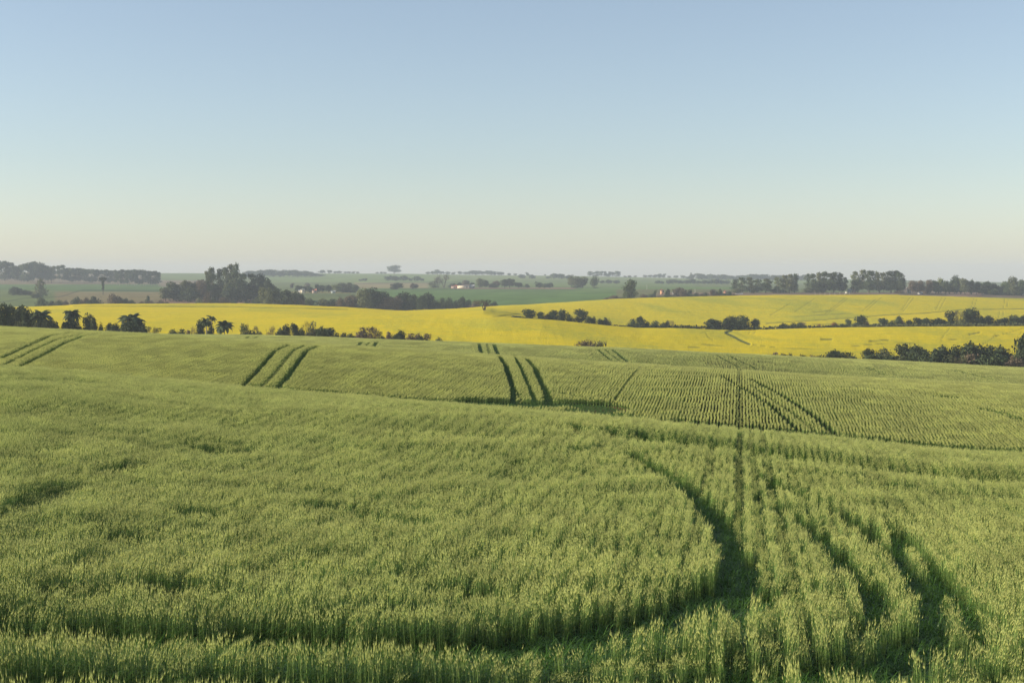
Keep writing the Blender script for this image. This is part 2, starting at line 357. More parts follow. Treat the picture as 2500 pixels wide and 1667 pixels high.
YA0 = lambda a: float(YA(a))
def hvar(x, y):
    n = float(fbm(x/2.6, y/2.2, 3, 3)); n2 = float(fbm(x/.8+9, y/.8, 8, 2))
    n3 = float(vnoise(x/.35, y/.45, 77)); h = 1+(n-.5)*.26+(n2-.5)*.38+((n3-.5)*.26 if y < 40 else 0)
    if y < 60 and n < .31: h -= (.31-n)*1.8
    return max(.35, h)
def emit(z, li, s, t, hsc, low):
    x, y = to_world(s, t)
    rows, ln = ZONES[z][li][:2]
    if y > float(YD(x/y))+16: return
    inst[z].append((x, y, hsc, random.choice(pidx[(z, 'low' if low else li)]), low))
def fill(z, li, s, t):
    rows, ln = ZONES[z][li][:2]; x, y = to_world(s, t)
    if li == 0:
        r = int(round(s/ROW)); d, rem = seg_hit(x, y)
        if d <= .0: k = rem*random.uniform(.75, 1.3)
        elif d < .10: k = .8+2*d
        else: k = 1.
        if z == 0 or (r == 0 and z == 1):
            k *= (SKIP.get(r, 1.) if z == 0 else .72) if random.random() < .93 else 1.
        k *= hvar(x, y) if z == 0 else 1+(hvar(x, y)-1)*.2
        if d <= 0 and rem < .47: emit(z, 0, s, t, random.uniform(.5, 1.1)*(.6+rem*1.4), 1); return
        if k < .13: return
        emit(z, 0, s, t, k*random.uniform(.94, 1.06), 0); return
    half = math.hypot(rows*ROW, ln)/2
    d, rem = seg_hit(x, y)
    near_skip = (z == 0 and any(abs(s-k*ROW) <= rows*ROW/2+.01 for k in SKIP)) or (z == 1 and abs(s) <= rows*ROW/2+.01)
    if d < half+.02 or near_skip:
        crow, cl = ZONES[z][li-1][:2]; nr = rows//crow; nl = int(round(ln/cl))
        for i in range(nr):
            for j in range(nl):
                fill(z, li-1, s+(i-(nr-1)/2)*crow*ROW, t+(j-(nl-1)/2)*cl)
        return
    k = hvar(x, y); k = k if z == 0 else 1+(k-1)*.2
    emit(z, li, s, t, k*(random.uniform(.97, 1.03) if z == 0 else 1), 0)
def zone_cells(z, t0, t1):
    li = len(ZONES[z])-1; rows, ln = ZONES[z][li][:2]; W = rows*ROW
    nt_ = int(round((t1-t0)/ln))
    for j in range(nt_):
        t = t0+(j+.5)*ln
        lo = (-.40-math.tan(TH))*t-5; hi = (.40-math.tan(TH))*t+5
        lo -= .0; i0 = int(math.floor(lo/W)); i1 = int(math.ceil(hi/W))
        for i in range(i0, i1+1):
            s = i*W if rows % 2 else (i+.5)*W
            if rows == 3: s = i*W
            x, y = to_world(s, t)
            if y > 5: fill(z, li, s, t)
zone_cells(0, 7.0, 67.0); zone_cells(1, 67.0, 139.0); zone_cells(2, 139.0, 266.2)
print('wheat patches', {k: len(v) for k, v in inst.items()})
def gn_scatter(o, coll):
    g = bpy.data.node_groups.new(o.name+'_scatter', 'GeometryNodeTree')
    g.interface.new_socket('Geometry', in_out='INPUT', socket_type='NodeSocketGeometry')
    g.interface.new_socket('Geometry', in_out='OUTPUT', socket_type='NodeSocketGeometry')
    N = g.nodes; gi = N.new('NodeGroupInput'); go = N.new('NodeGroupOutput')
    ip = N.new('GeometryNodeInstanceOnPoints'); ci = N.new('GeometryNodeCollectionInfo')
    ci.inputs[0].default_value = coll; ci.inputs['Separate Children'].default_value = True; ci.inputs['Reset Children'].default_value = True
    def attr(nm, t):
        a = N.new('GeometryNodeInputNamedAttribute'); a.data_type = t; a.inputs['Name'].default_value = nm; return a.outputs['Attribute']
    L = g.links
    L.new(gi.outputs[0], ip.inputs['Points']); L.new(ci.outputs[0], ip.inputs['Instance'])
    ip.inputs['Pick Instance'].default_value = True
    L.new(attr('pick', 'INT'), ip.inputs['Instance Index'])
    er = N.new('FunctionNodeEulerToRotation'); L.new(attr('rot', 'FLOAT_VECTOR'), er.inputs[0]); L.new(er.outputs[0], ip.inputs['Rotation'])
    L.new(attr('scl', 'FLOAT_VECTOR'), ip.inputs['Scale'])
    L.new(ip.outputs[0], go.inputs[0])
    m = o.modifiers.new('scatter', 'NODES'); m.node_group = g
H_CROP = .435
wheat_labels = {0: 'green bearded wheat filling the near field, crossed by curved wheel tracks in front',
                1: 'green wheat on the middle slope with dark triple wheel tracks',
                2: 'paler green wheat on the farthest strip, below the yellow fields'}
for z, L in inst.items():
    A = np.array(L); x, y, k = A[:, 0], A[:, 1], A[:, 2]
    zt = top(x, y)-H_CROP; e = .35
    gx = (top(x+e*cT, y-e*sT)-top(x-e*cT, y+e*sT))/(2*e); gy = (top(x+e*sT, y+e*cT)-top(x-e*sT, y-e*cT))/(2*e)
    fl = rng.integers(0, 2, len(x)); sg = 1-2*fl
    rot = np.stack([np.arctan(gy)*sg, -np.arctan(gx)*sg, -TH+fl*math.pi+rng.normal(0, .012, len(x))], 1)
    scl = np.stack([np.ones(len(x)), np.ones(len(x)), k], 1)
    me = make_mesh('wheat_crop', np.stack([x, y, zt], 1), np.zeros((0, 3), np.int32), [])
    at = me.attributes.new('rot', 'FLOAT_VECTOR', 'POINT'); at.data.foreach_set('vector', rot.astype(np.float32).ravel())
    at = me.attributes.new('scl', 'FLOAT_VECTOR', 'POINT'); at.data.foreach_set('vector', scl.astype(np.float32).ravel())
    at = me.attributes.new('pick', 'INT', 'POINT'); at.data.foreach_set('value', A[:, 3].astype(np.int32))
    o = obj('wheat_crop', me); gn_scatter(o, protos)
    tag(o, wheat_labels[z], 'wheat', kind='stuff')

# ------------------------------------------------------------------ ground sheets
def sheet(name, wa, yy, zfun, mats, attr=None):
    W, Yg = np.meshgrid(wa, yy); X = W*np.maximum(Yg, 60.) if yy[0] < 60 else W*Yg
    Zg = zfun(X, Yg)
    nr, ncl = X.shape; idx = np.arange(nr*ncl).reshape(nr, ncl)
    Fq = np.stack([idx[:-1, :-1], idx[:-1, 1:], idx[1:, 1:], idx[1:, :-1]], -1).reshape(-1, 4)
    me = make_mesh(name, np.stack([X, Yg, Zg], -1).reshape(-1, 3), Fq, mats, smooth=True)
    if attr:
        for nm, fn in attr.items():
            v = fn(X.ravel(), Yg.ravel(), Zg.ravel())
            c = me.color_attributes.new(nm, 'FLOAT_COLOR', 'POINT')
            c.data.foreach_set('color', np.concatenate([v, np.ones((len(v), 1))], 1).astype(np.float32).ravel())
    return obj(name, me)
def sm(x): x = np.clip(x, 0, 1); return x*x*(3-2*x)
M_SOIL, n, b = nodes_mat('field_soil')
f1 = world_noise(n, 1.2, 4); soil = ramp(n, f1, [(.35, (.016, .024, .009)), (.6, (.014, .036, .010)), (.8, (.020, .028, .010))])
n.links.new(soil, b.inputs['Base Color']); b.inputs['Roughness'].default_value = .95; b.inputs['Specular IOR Level'].default_value = .1
sheet('wheat_field_ground', np.linspace(-1.6, 1.6, 301), np.concatenate([np.arange(-150, 10, 5), np.arange(10, 140, .7), np.arange(140, 292, 1.5)]),
      lambda X, Y: top(X, Y)-H_CROP*(1-sm((Y-265)/14)), [M_SOIL])['kind'] = 'structure'
# red bare soil in the hollow
hx, hy = hit(1462, 1008, .6)
th = np.linspace(0, 6.28, 40, endpoint=False)
V = [(hx, hy, float(top(hx, hy))-H_CROP+.02)]
for t in th:
    rr = 1+.3*math.sin(3*t)+.15*math.sin(7*t+1); px_, py_ = hx+2.2*rr*math.cos(t), hy+1.5*rr*math.sin(t); V.append((px_, py_, float(top(px_, py_))-H_CROP+.02))
me = make_mesh('bare_soil_patch', V, [(0, 1+k, 1+(k+1) % 40) for k in range(40)], [flat_mat('red_soil', (.22, .07, .045), .95, 3)])
tag(obj('bare_soil_patch', me), 'small patch of bare red soil in the hollow of the wheat', 'soil', kind='structure')

def to_px(X, Y, Z):
    d = Y*math.cos(PITCH)-Z*math.sin(PITCH); u = X/d; v = (Y*math.sin(PITCH)+Z*math.cos(PITCH))/d
    return 1250+F*u, 833.5-F*v
def stroke(PX, PY, pts, wx, wy):
    """0..1 closeness of land points to a line in the field"""
    out = np.zeros_like(PX)
    for (x0, y0), (x1, y1) in zip(pts[:-1], pts[1:]):
        m = (PX > min(x0, x1)-3*wx) & (PX < max(x0, x1)+3*wx) & (PY > min(y0, y1)-3*wy) & (PY < max(y0, y1)+3*wy)
        if not m.any(): continue
        dx = (x1-x0)/wx; dy = (y1-y0)/wy; L = dx*dx+dy*dy+1e-9; qx = (PX[m]-x0)/wx; qy = (PY[m]-y0)/wy
        t = np.clip((qx*dx+qy*dy)/L, 0, 1); d = np.hypot(qx-t*dx, qy-t*dy)
        out[m] = np.maximum(out[m], 1-sm(d-.35))
    return out
CAN_LINES = [(p, .9, 1.0) for p in (
 [(2223, 725), (2201, 757)], [(2232, 726), (2205, 760)], [(2300, 726), (2285, 756)], [(2310, 726), (2294, 756)], [(2377, 729), (2372, 750)], [(2385, 729), (2378, 753)],
 [(2453, 730), (2450, 751)], [(2461, 731), (2458, 751)], [(2442, 757), (2438, 775)], [(2451, 757), (2448, 775)], [(2151, 727), (2116, 757)], [(2062, 728), (2014, 767)], [(2070, 729), (2021, 766)],
 [(2139, 730), (2104, 760)], [(1930, 740), (1880, 770)], [(1734, 808), (1721, 809), (1712, 813)], [(1723, 812), (1730, 823), (1742, 831)], [(1832, 809), (1828, 815)], [(1845, 809), (1840, 815)],
 [(1839, 841), (1900, 848), (2000, 852)], [(2500, 800), (2430, 822), (2400, 840)], [(2320, 800), (2300, 825)], [(1990, 728), (1940, 762)])]
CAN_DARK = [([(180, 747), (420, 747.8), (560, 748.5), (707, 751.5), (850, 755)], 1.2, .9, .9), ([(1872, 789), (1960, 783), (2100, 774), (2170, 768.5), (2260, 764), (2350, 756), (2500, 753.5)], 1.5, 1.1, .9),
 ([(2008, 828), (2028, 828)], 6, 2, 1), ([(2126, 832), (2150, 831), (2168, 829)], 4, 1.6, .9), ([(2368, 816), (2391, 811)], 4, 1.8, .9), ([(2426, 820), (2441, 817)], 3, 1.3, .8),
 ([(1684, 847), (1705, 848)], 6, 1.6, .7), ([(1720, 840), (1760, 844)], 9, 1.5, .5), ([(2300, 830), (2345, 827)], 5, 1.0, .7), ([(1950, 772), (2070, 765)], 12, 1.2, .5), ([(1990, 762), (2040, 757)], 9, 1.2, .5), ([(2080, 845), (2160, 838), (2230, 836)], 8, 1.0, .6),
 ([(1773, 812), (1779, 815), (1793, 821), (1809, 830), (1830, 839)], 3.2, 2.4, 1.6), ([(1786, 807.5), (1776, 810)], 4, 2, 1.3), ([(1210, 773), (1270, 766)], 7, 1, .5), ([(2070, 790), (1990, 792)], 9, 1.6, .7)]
def canola_fields(X, Y, Z):
    PX, PY = to_px(X, Y, Z); dark = np.zeros_like(PX)
    for p, wx, k in CAN_LINES: dark = np.maximum(dark, .5*k*stroke(PX, PY, p, wx, .8))
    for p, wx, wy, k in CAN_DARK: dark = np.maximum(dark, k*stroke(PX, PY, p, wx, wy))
    return dark
def canola_z(X, Y):
    base = top(X, Y)
    d = canola_fields(X, Y, base)
    return base-.22*np.minimum(d, 1)+.16*(fbm(X/2.2, Y/5.0, 41, 2)-.5)+.20*(fbm(X/14, Y/9, 43, 2)-.5)
def canola_attr(X, Y, Z):
    d = canola_fields(X, Y, top(X, Y)); PX, PY = to_px(X, Y, Z)
    yS = np.interp(PX, [1800, 1872, 2170, 2350, 2500, 2700], [789, 789, 768.5, 756, 753.5, 752])
    up = sm((PX-1200)/300)*(Y > 490)*(PY < yS)                  # thinner bloom on the upper slope
    wave = fbm(X/22+.3*Y/30, Y/60, 51, 3)
    green = np.clip(.27*up*(.5+.9*wave)*(1-.6*sm((727-PY)/4)*1.)+.38*sm((wave-.5)*4)+.10, 0, 1)
    return np.stack([np.clip(d, 0, 1), green, np.clip(d-1, 0, 1)], 1)
M_CAN, n, b = nodes_mat('rapeseed_bloom')
at = new(n, 'ShaderNodeVertexColor', layer_name='bloom'); sp = new(n, 'ShaderNodeSeparateColor'); n.links.new(at.outputs[0], sp.inputs[0])
fn = world_noise(n, (.9, .35, .9), 5, .7); fs = world_noise(n, (.05, .018, .05), 3)
g_ = new(n, 'ShaderNodeMath', operation='MULTIPLY_ADD'); n.links.new(fn, g_.inputs[0]); g_.inputs[1].default_value = 1.7; g_.inputs[2].default_value = -.92
g2 = new(n, 'ShaderNodeMath', operation='ADD', use_clamp=True); n.links.new(g_.outputs[0], g2.inputs[0]); n.links.new(sp.outputs[1], g2.inputs[1])
yel = ramp(n, fs, [(.35, (.60, .48, .010)), (.65, (.66, .505, .008))])
fst = world_noise(n, (.07, .55, .3), 4, .6); st_ = ramp(n, fst, [(.48, (0, 0, 0)), (.70, (.42, .42, .42))])
g3 = new(n, 'ShaderNodeMath', operation='ADD', use_clamp=True); n.links.new(g2.outputs[0], g3.inputs[0]); n.links.new(st_, g3.inputs[1]); g2 = g3
c = mix(n, g2.outputs[0], yel, (.33, .34, .035))
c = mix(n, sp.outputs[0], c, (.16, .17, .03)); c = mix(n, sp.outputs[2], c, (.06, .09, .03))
n.links.new(c, b.inputs['Base Color']); b.inputs['Roughness'].default_value = .9; b.inputs['Specular IOR Level'].default_value = .05
bp = new(n, 'ShaderNodeBump'); bp.inputs['Strength'].default_value = .5; bp.inputs['Distance'].default_value = .35
n.links.new(world_noise(n, (2.2, 1.0, 2.2), 3), bp.inputs['Height']); n.links.new(bp.outputs[0], b.inputs['Normal'])
a0 = np.linspace(-.46, .46, 1400)
ys = np.concatenate([np.arange(291, 440, 3.0), np.arange(440, 500, 1.5), np.arange(500, 860, 2.2)])
sheet('rapeseed_field', a0, ys, canola_z, [M_CAN], {'bloom': canola_attr})['kind'] = 'structure'

# far country: pasture, young crops, bare soil
FP = [  # (x0, x1, y0, y1, colour) land parcels
 (-400, 400, 655, 699, (.155, .145, .085)), (-400, 400, 694, 712, (.07, .15, .035)), (-400, 175, 708, 760, (.10, .16, .05)), (130, 410, 712, 760, (.16, .16, .07)), (195, 400, 707, 711, (.04, .09, .025)),
 (385, 520, 664, 683, (.12, .20, .06)), (385, 520, 683, 700, (.17, .16, .10)), (390, 640, 729, 760, (.19, .14, .095)),
 (640, 1120, 664, 690, (.13, .22, .065)), (860, 1050, 689, 704, (.20, .21, .11)), (700, 860, 711, 716, (.17, .19, .07)), (720, 900, 716, 724, (.08, .13, .045)), (880, 1800, 704, 752, (.075, .165, .04)),
 (1050, 1700, 664, 684, (.14, .22, .065)), (1100, 1700, 684, 700, (.11, .19, .055)), (1100, 1420, 701.5, 705.5, (.22, .18, .12)), (1400, 1800, 700, 713, (.09, .18, .045)), (1660, 2100, 678, 692, (.14, .23, .07)),
 (1500, 1800, 706, 740, (.11, .14, .055)), (1600, 2200, 713, 730, (.16, .14, .09)), (2190, 2700, 700, 740, (.13, .12, .085)), (2310, 2400, 714, 724, (.20, .16, .12))]
def far_attr(X, Y, Z):
    PX, PY = to_px(X, Y, Z); c = np.tile(np.array([[.10, .155, .055]]), (len(PX), 1))
    jit = 2.5*(fbm(X/120, Y/200, 61, 2)-.5); PYj = PY+jit+(PX % 997)*0
    for x0, x1, y0, y1, col in FP:
        w_ = sm((PX-x0)/9)*sm((x1-PX)/9)*sm((PYj-y0)/1.0)*sm((y1-PYj)/1.0); w_ = w_[:, None]
        c = c*(1-w_)+np.array([col])*w_
    c = c*(.85+.3*fbm(X/25, Y/60, 71, 3))[:, None]*np.array([[1.25, 1.0, .9]])
    for p in ([(195, 709), (240, 708.5), (400, 712.5)], [(0, 738), (60, 728), (110, 727), (150, 724), (195, 709)], [(900, 707), (1250, 705.5), (1420, 706.5)], [(1400, 767), (1500, 731)], [(2080, 719), (2310, 719)], [(870, 693), (980, 689.5), (1120, 689)]):
        k = stroke(PX, PY, p, 3, .9)[:, None]; c = c*(1-.6*k)
    return c
M_FAR, n, b = nodes_mat('far_fields')
at = new(n, 'ShaderNodeVertexColor', layer_name='land'); fn = world_noise(n, (.05, .02, .05), 5, .65)
v_ = ramp(n, fn, [(.3, (.78, .78, .78)), (.7, (1.15, 1.15, 1.15))])
n.links.new(mix(n, 1.0, at.outputs[0], v_, 'MULTIPLY'), b.inputs['Base Color']); b.inputs['Roughness'].default_value = .95; b.inputs['Specular IOR Level'].default_value = .05
a1 = np.linspace(-.62, .62, 760)
ys = np.concatenate([np.arange(859.5, 1450, 5), np.arange(1450, 3050, 14), np.arange(3050, 6200, 90)])
sheet('far_hills', a1, ys, lambda X, Y: top(X, Y), [M_FAR], {'land': far_attr})['kind'] = 'structure'

# ------------------------------------------------------------------ trees and bushes
COL = {'dark': ((.030, .046, .020), (.048, .066, .026)), 'mid': ((.055, .080, .034), (.080, .105, .042)), 'olive': ((.085, .098, .042), (.12, .13, .055)),
       'light': ((.12, .15, .05), (.16, .18, .065)), 'brown': ((.105, .080, .052), (.145, .11, .07)), 'rust': ((.20, .10, .035), (.26, .14, .045)), 'grey': ((.11, .10, .08), (.15, .13, .10)), 'yell': ((.20, .20, .05), (.26, .24, .06))}
FM = {k: plant_mat('foliage_'+k, a, b_, trans=.18, rough=.7, spec=.12, vary=.2) for k, (a, b_) in COL.items()}
M_BARK = flat_mat('bark', (.075, .06, .045), .9, 3, .3)
M_BARKP = flat_mat('pale_bark', (.30, .26, .20), .85, 3, .3)
def cards(lobes, n, size, seed, gaps=.0):
    """leaf clumps on and in a set of lobes (cx,cy,cz,rx,ry,rz): quads facing outwards with jitter"""
    r = np.random.default_rng(seed); L = np.array(lobes, float)
    vol = (L[:, 3]*L[:, 4]*L[:, 5])**(2/3); p = vol/vol.sum(); k = r.choice(len(L), n, p=p); L = L[k]
    d = r.normal(size=(n, 3)); d /= np.linalg.norm(d, axis=1)[:, None]
    rad = r.uniform(.55, 1.05, n)**.7
    pos = L[:, :3]+d*L[:, 3:]*rad[:, None]*(1+.12*r.normal(size=(n, 1)))
    keep = (pos[:, 2] > (.005 if size < .2 else -99))
    if gaps > 0:
        keep &= fbm(pos[:, 0]*7+pos[:, 1]*3, pos[:, 2]*7+pos[:, 1]*5, seed, 2) > gaps
    pos, d = pos[keep], d[keep]; n = len(pos)
    nn = d+r.normal(size=(n, 3))*.55; nn /= np.linalg.norm(nn, axis=1)[:, None]
    t = np.cross(nn, r.normal(size=(n, 3))); t /= np.linalg.norm(t, axis=1)[:, None]; b_ = np.cross(nn, t)
    s = size*r.uniform(.5, 1.4, n)[:, None]; s2 = s*r.uniform(.5, 1., n)[:, None]
    V = np.stack([pos-t*s-b_*s2*.4, pos-b_*s2, pos+t*s+b_*s2*.2, pos+b_*s2], 1).reshape(-1, 3)
    return V, np.arange(n*4).reshape(n, 4)
def tube(V, Fc, pts, rads, k=5):
    base = len(V)
    for (x, y, z), r in zip(pts, rads):
        for j in range(k): V.append((x+r*math.cos(6.283*j/k), y+r*math.sin(6.283*j/k), z))
    for i in range(len(pts)-1):
        for j in range(k):
            a = base+i*k+j; b_ = base+i*k+(j+1) % k; Fc.append((a, b_, b_+k, a+k))
def limbs(V, Fc, spread, h0, h1, n, r0, rr):
    for i in range(n):
        a = i*6.283/n+rr.uniform(-.4, .4); s = spread*rr.uniform(.5, 1); z1 = rr.uniform(h0+.5*(h1-h0), h1)
        tube(V, Fc, [(0, 0, h0*rr.uniform(.7, 1)), (math.cos(a)*s*.45, math.sin(a)*s*.45, (h0+z1)/2), (math.cos(a)*s, math.sin(a)*s, z1)], [r0, r0*.6, r0*.25], 4)
KIND = {}
def shape(kind, var):
    """crown lobes, leaf count and size, wood mesh; unit height, unit width"""
    rr = random.Random(hash((kind, var)) % 9999 if False else sum(ord(c) for c in kind)*31+var*7)
    lobes = []; wv, wf = [], []; gaps = .25; n = 1500; size = .036
    if kind == 'broad':
        for i in range(12):
            a = rr.uniform(0, 6.28); q = rr.uniform(0, .27); z = rr.uniform(.28, .82); s = rr.uniform(.15, .25)
            lobes.append((math.cos(a)*q, math.sin(a)*q, z, s, s, s*.8))
        lobes.append((0, 0, .48, .34, .34, .34)); tube(wv, wf, [(0, 0, -.03), (0, 0, .3), (.02, 0, .6)], [.035, .026, .012]); limbs(wv, wf, .28, .25, .75, 5, .014, rr)
    elif kind == 'bush':
        for i in range(11):
            a = rr.uniform(0, 6.28); q = rr.uniform(0, .33); s = rr.uniform(.14, .22)
            lobes.append((math.cos(a)*q, math.sin(a)*q, rr.uniform(.2, .95-q*1.1-s*.5), s, s, s*1.2))
        lobes.append((0, 0, .35, .42, .42, .42)); n = 1300; size = .04; gaps = .2
        tube(wv, wf, [(0, 0, -.03), (0, 0, .35)], [.03, .015]); limbs(wv, wf, .3, .1, .6, 5, .014, rr)
    elif kind == 'euc':
        for i in range(19):
            z = rr.uniform(.20, .92); a = rr.uniform(0, 6.28); q = rr.uniform(.0, .36)*(1.1-z*.6)*(.6 if z < .35 else 1); s = rr.uniform(.10, .18)
            lobes.append((math.cos(a)*q, math.sin(a)*q, z, s*1.25, s*1.25, s*.62))
        lobes.append((0, 0, .9, .16, .16, .07)); gaps = .34; n = 1500; size = .030
        tube(wv, wf, [(0, 0, -.02), (.01, 0, .35), (-.01, .01, .7), (0, 0, .92)], [.022, .016, .010, .004]); limbs(wv, wf, .3, .35, .9, 8, .009, rr)
    elif kind == 'plant':      # plantation tree, narrow
        for i in range(10):
            z = rr.uniform(.2, .92); a = rr.uniform(0, 6.28); q = rr.uniform(0, .3)*(1.1-z); s = rr.uniform(.14, .24)
            lobes.append((math.cos(a)*q, math.sin(a)*q, z, s*1.3, s*1.3, s*.5))
        n = 700; size = .05; gaps = .25; tube(wv, wf, [(0, 0, -.02), (0, 0, .9)], [.03, .008], 4)
    elif kind == 'cone':
        for i in range(12):
            z = .08+.86*i/12; s = .36*(1-z)+.08; lobes.append((rr.uniform(-.06, .06), rr.uniform(-.06, .06), z, s, s, .09))
        n = 1100; gaps = .3; tube(wv, wf, [(0, 0, -.02), (0, 0, .95)], [.03, .006], 4)
    elif kind == 'umbrella':
        for i in range(14):
            a = rr.uniform(0, 6.28); q = rr.uniform(0, .40); lobes.append((math.cos(a)*q, math.sin(a)*q, .88+rr.uniform(-.05, .05), .13, .13, .05))
        for z in (.70, .55, .35): lobes.append((0, 0, z, .13, .13, .10))
        n = 900; gaps = .25; tube(wv, wf, [(0, 0, -.02), (0, 0, .88)], [.05, .03]); limbs(wv, wf, .4, .65, .9, 8, .015, rr)
    elif kind == 'small':      # tiny far tree
        for i in range(6):
            a = rr.uniform(0, 6.28); q = rr.uniform(0, .25); s = rr.uniform(.2, .28); lobes.append((math.cos(a)*q, math.sin(a)*q, rr.uniform(.35, .75), s, s, s*.8))
        lobes.append((0, 0, .35, .36, .36, .3)); n = 420; size = .07; gaps = .2; tube(wv, wf, [(0, 0, -.02), (0, 0, .5)], [.04, .02], 4)
    elif kind in ('bare', 'sparse', 'openbare'):
        def branch(p, d, L, r, lev):
            q = tuple(p[i]+d[i]*L for i in range(3)); tube(wv, wf, [p, tuple((p[i]+q[i])/2+rr.uniform(-.03, .03)*L for i in range(3)), q], [r, r*.75, r*.5], 3 if lev else 5)
            if lev >= 4: return
            for _ in range(3 if lev < 3 else 4):
                a = rr.uniform(0, 6.28); sp = rr.uniform(.35, .75)
                nd = (d[0]+math.cos(a)*sp, d[1]+math.sin(a)*sp, d[2]+rr.uniform(-.1, .3)); m = math.sqrt(sum(c*c for c in nd)); branch(q, tuple(c/m for c in nd), L*rr.uniform(.6, .8), r*.55, lev+1)
        if kind == 'openbare':
            for dx in (-.10, .0, .12): branch((dx*.4, 0, -.02), (dx*1.6, rr.uniform(-.1, .1), .95), .36, .036, 1)
            size = .012
        else:
            for i in range(3): a = i*2.1+rr.uniform(-.3, .3); branch((0, 0, -.02), (math.cos(a)*.35, math.sin(a)*.35, .85), .27, .018, 1)
        V0 = np.array(wv); V0[:, 2] /= max(V0[:, 2].max(), .01); sx = max(np.abs(V0[:, :2]).max(), .01); V0[:, :2] *= .5/sx if kind != 'openbare' else .5/sx; wv = [tuple(v) for v in V0]
        for i in range(9):
            a = rr.uniform(0, 6.28); q = rr.uniform(.1, .34); s = rr.uniform(.12, .2); lobes.append((math.cos(a)*q, math.sin(a)*q, rr.uniform(.45 if kind == 'bare' else .3, .85), s, s, s*(.8 if kind != 'openbare' else 1.2)))
        n = {'bare': 620, 'sparse': 850, 'openbare': 1500}[kind]; size = {'bare': .019, 'sparse': .028, 'openbare': .020}[kind]; gaps = .3
    V, Fq = cards(lobes, n, size, sum(map(ord, kind))+var*13, gaps)
    m = V[:, 2].max(); V[:, 2] /= m; xm = np.percentile(np.abs(V[:, 0]), 99.3); V[:, :2] *= .5/xm
    return V, Fq, wv, wf
NVAR = {'broad': 5, 'bush': 4, 'euc': 5, 'plant': 4, 'cone': 1, 'umbrella': 1, 'small': 4, 'bare': 3, 'sparse': 3, 'openbare': 1}
SH = {(k, v): shape(k, v) for k in NVAR for v in range(NVAR[k])}
crown_cache, wood_cache = {}, {}
def crown_mesh(kind, var, col):
    if (kind, var, col) not in crown_cache:
        V, Fq, wv, wf = SH[(kind, var)]; crown_cache[(kind, var, col)] = make_mesh('crown_'+kind, V, Fq, [FM[col]])
    return crown_cache[(kind, var, col)]
def wood_mesh(kind, var):
    if (kind, var) not in wood_cache:
        wv, wf = SH[(kind, var)][2:]; wood_cache[(kind, var)] = make_mesh('trunk_'+kind, wv, wf, [M_BARKP if kind in ('euc', 'plant') else M_BARK])
    return wood_cache[(kind, var)]
# palm: trunk and separate drooping fronds
def frond_mesh(drop):
    V, Fc = [], []; n = 7; p = [0, 0, 0]; ang = 1.25; P = []
    for i in range(n+1):
        P.append(tuple(p)); p = [p[0]+math.cos(ang)/n, 0, p[2]+math.sin(ang)/n]; ang -= drop/n
    for i in range(n):
        (x0, _, z0), (x1, _, z1) = P[i], P[i+1]; w0 = .20*math.sin(math.pi*(i+.6)/(n+1)); w1 = .20*math.sin(math.pi*(i+1.6)/(n+1))
        for s in (-1, 1):
            k = len(V); V.extend([(x0, 0, z0), (x1, 0, z1), (x1+.05, s*w1, z1-w1*.55), (x0+.05, s*w0, z0-w0*.55)]); Fc.append((k, k+1, k+2, k+3))
    return make_mesh('frond', V, Fc, [FM['mid']])
FROND = [frond_mesh(d) for d in (1.9, 2.3, 2.7)]
pv, pf = [], []; tube(pv, pf, [(0, 0, -.03), (.01, 0, .4), (0, 0, 1.0)], [1., .8, .75], 7)
PT = make_mesh('palm_trunk', pv, pf, [M_BARKP])
def add_palm(X, Y, gz, h, wd, nf=20, thin=False):
    root = empty('palm_tree', (X, Y, gz), random.uniform(0, 6))
    t = obj('trunk', PT, root); tr = .16 if not thin else .12; t.scale = (tr, tr, h-wd*.30); L = wd*.74
    for k in range(nf):
        f = obj('frond', FROND[k % 3], root); f.location = (0, 0, h-wd*.36); f.rotation_euler = (random.uniform(-.2, .2), random.uniform(-.35, 1.15), k*2.4+random.uniform(-.2, .2))
        s = L*random.uniform(.85, 1.1); f.scale = (s, s, s)
    return root
ORD = ['', 'first', 'second', 'third', 'fourth', 'fifth', 'sixth', 'seventh', 'eighth', 'ninth', 'tenth', 'eleventh', 'twelfth', 'thirteenth', 'fourteenth', 'fifteenth', 'sixteenth', 'seventeenth', 'eighteenth', 'nineteenth', 'twentieth',
       'twenty-first', 'twenty-second', 'twenty-third', 'twenty-fourth', 'twenty-fifth', 'twenty-sixth', 'twenty-seventh', 'twenty-eighth', 'twenty-ninth', 'thirtieth'] + ['thirty-'+x for x in 'first second third fourth fifth sixth seventh eighth ninth'.split()] + ['fortieth'] + ['forty-'+x for x in 'first second third fourth fifth sixth seventh eighth ninth'.split()] + ['fiftieth'] + ['fifty-'+x for x in 'first second third fourth fifth sixth seventh eighth ninth'.split()]
NAME = {'broad': ('tree', 'rounded tree'), 'bush': ('bush', 'low bush'), 'euc': ('eucalyptus_tree', 'tall eucalyptus'), 'plant': ('plantation_tree', 'slender tree'), 'cone': ('conifer', 'pointed tree'),
        'umbrella': ('umbrella_pine', 'flat-topped tree'), 'small': ('small_tree', 'small tree'), 'bare': ('bare_tree', 'twiggy tree'), 'sparse': ('thin_bush', 'sparse bush'), 'openbare': ('bare_tree', 'leafless tree'), 'palm': ('palm_tree', 'palm'), 'thinpalm': ('palm_tree', 'slim windblown palm')}
CW = {'dark': 'dark green', 'mid': 'green', 'olive': 'olive green', 'light': 'light green', 'brown': 'brownish', 'rust': 'rust orange', 'grey': 'grey', 'yell': 'yellow-green'}
CODE = {'B': 'broad', 'b': 'bush', 'E': 'euc', 'P': 'plant', 'c': 'cone', 'U': 'umbrella', 's': 'small', 'r': 'bare', 't': 'sparse', 'O': 'openbare', 'p': 'palm', 'q': 'thinpalm'}
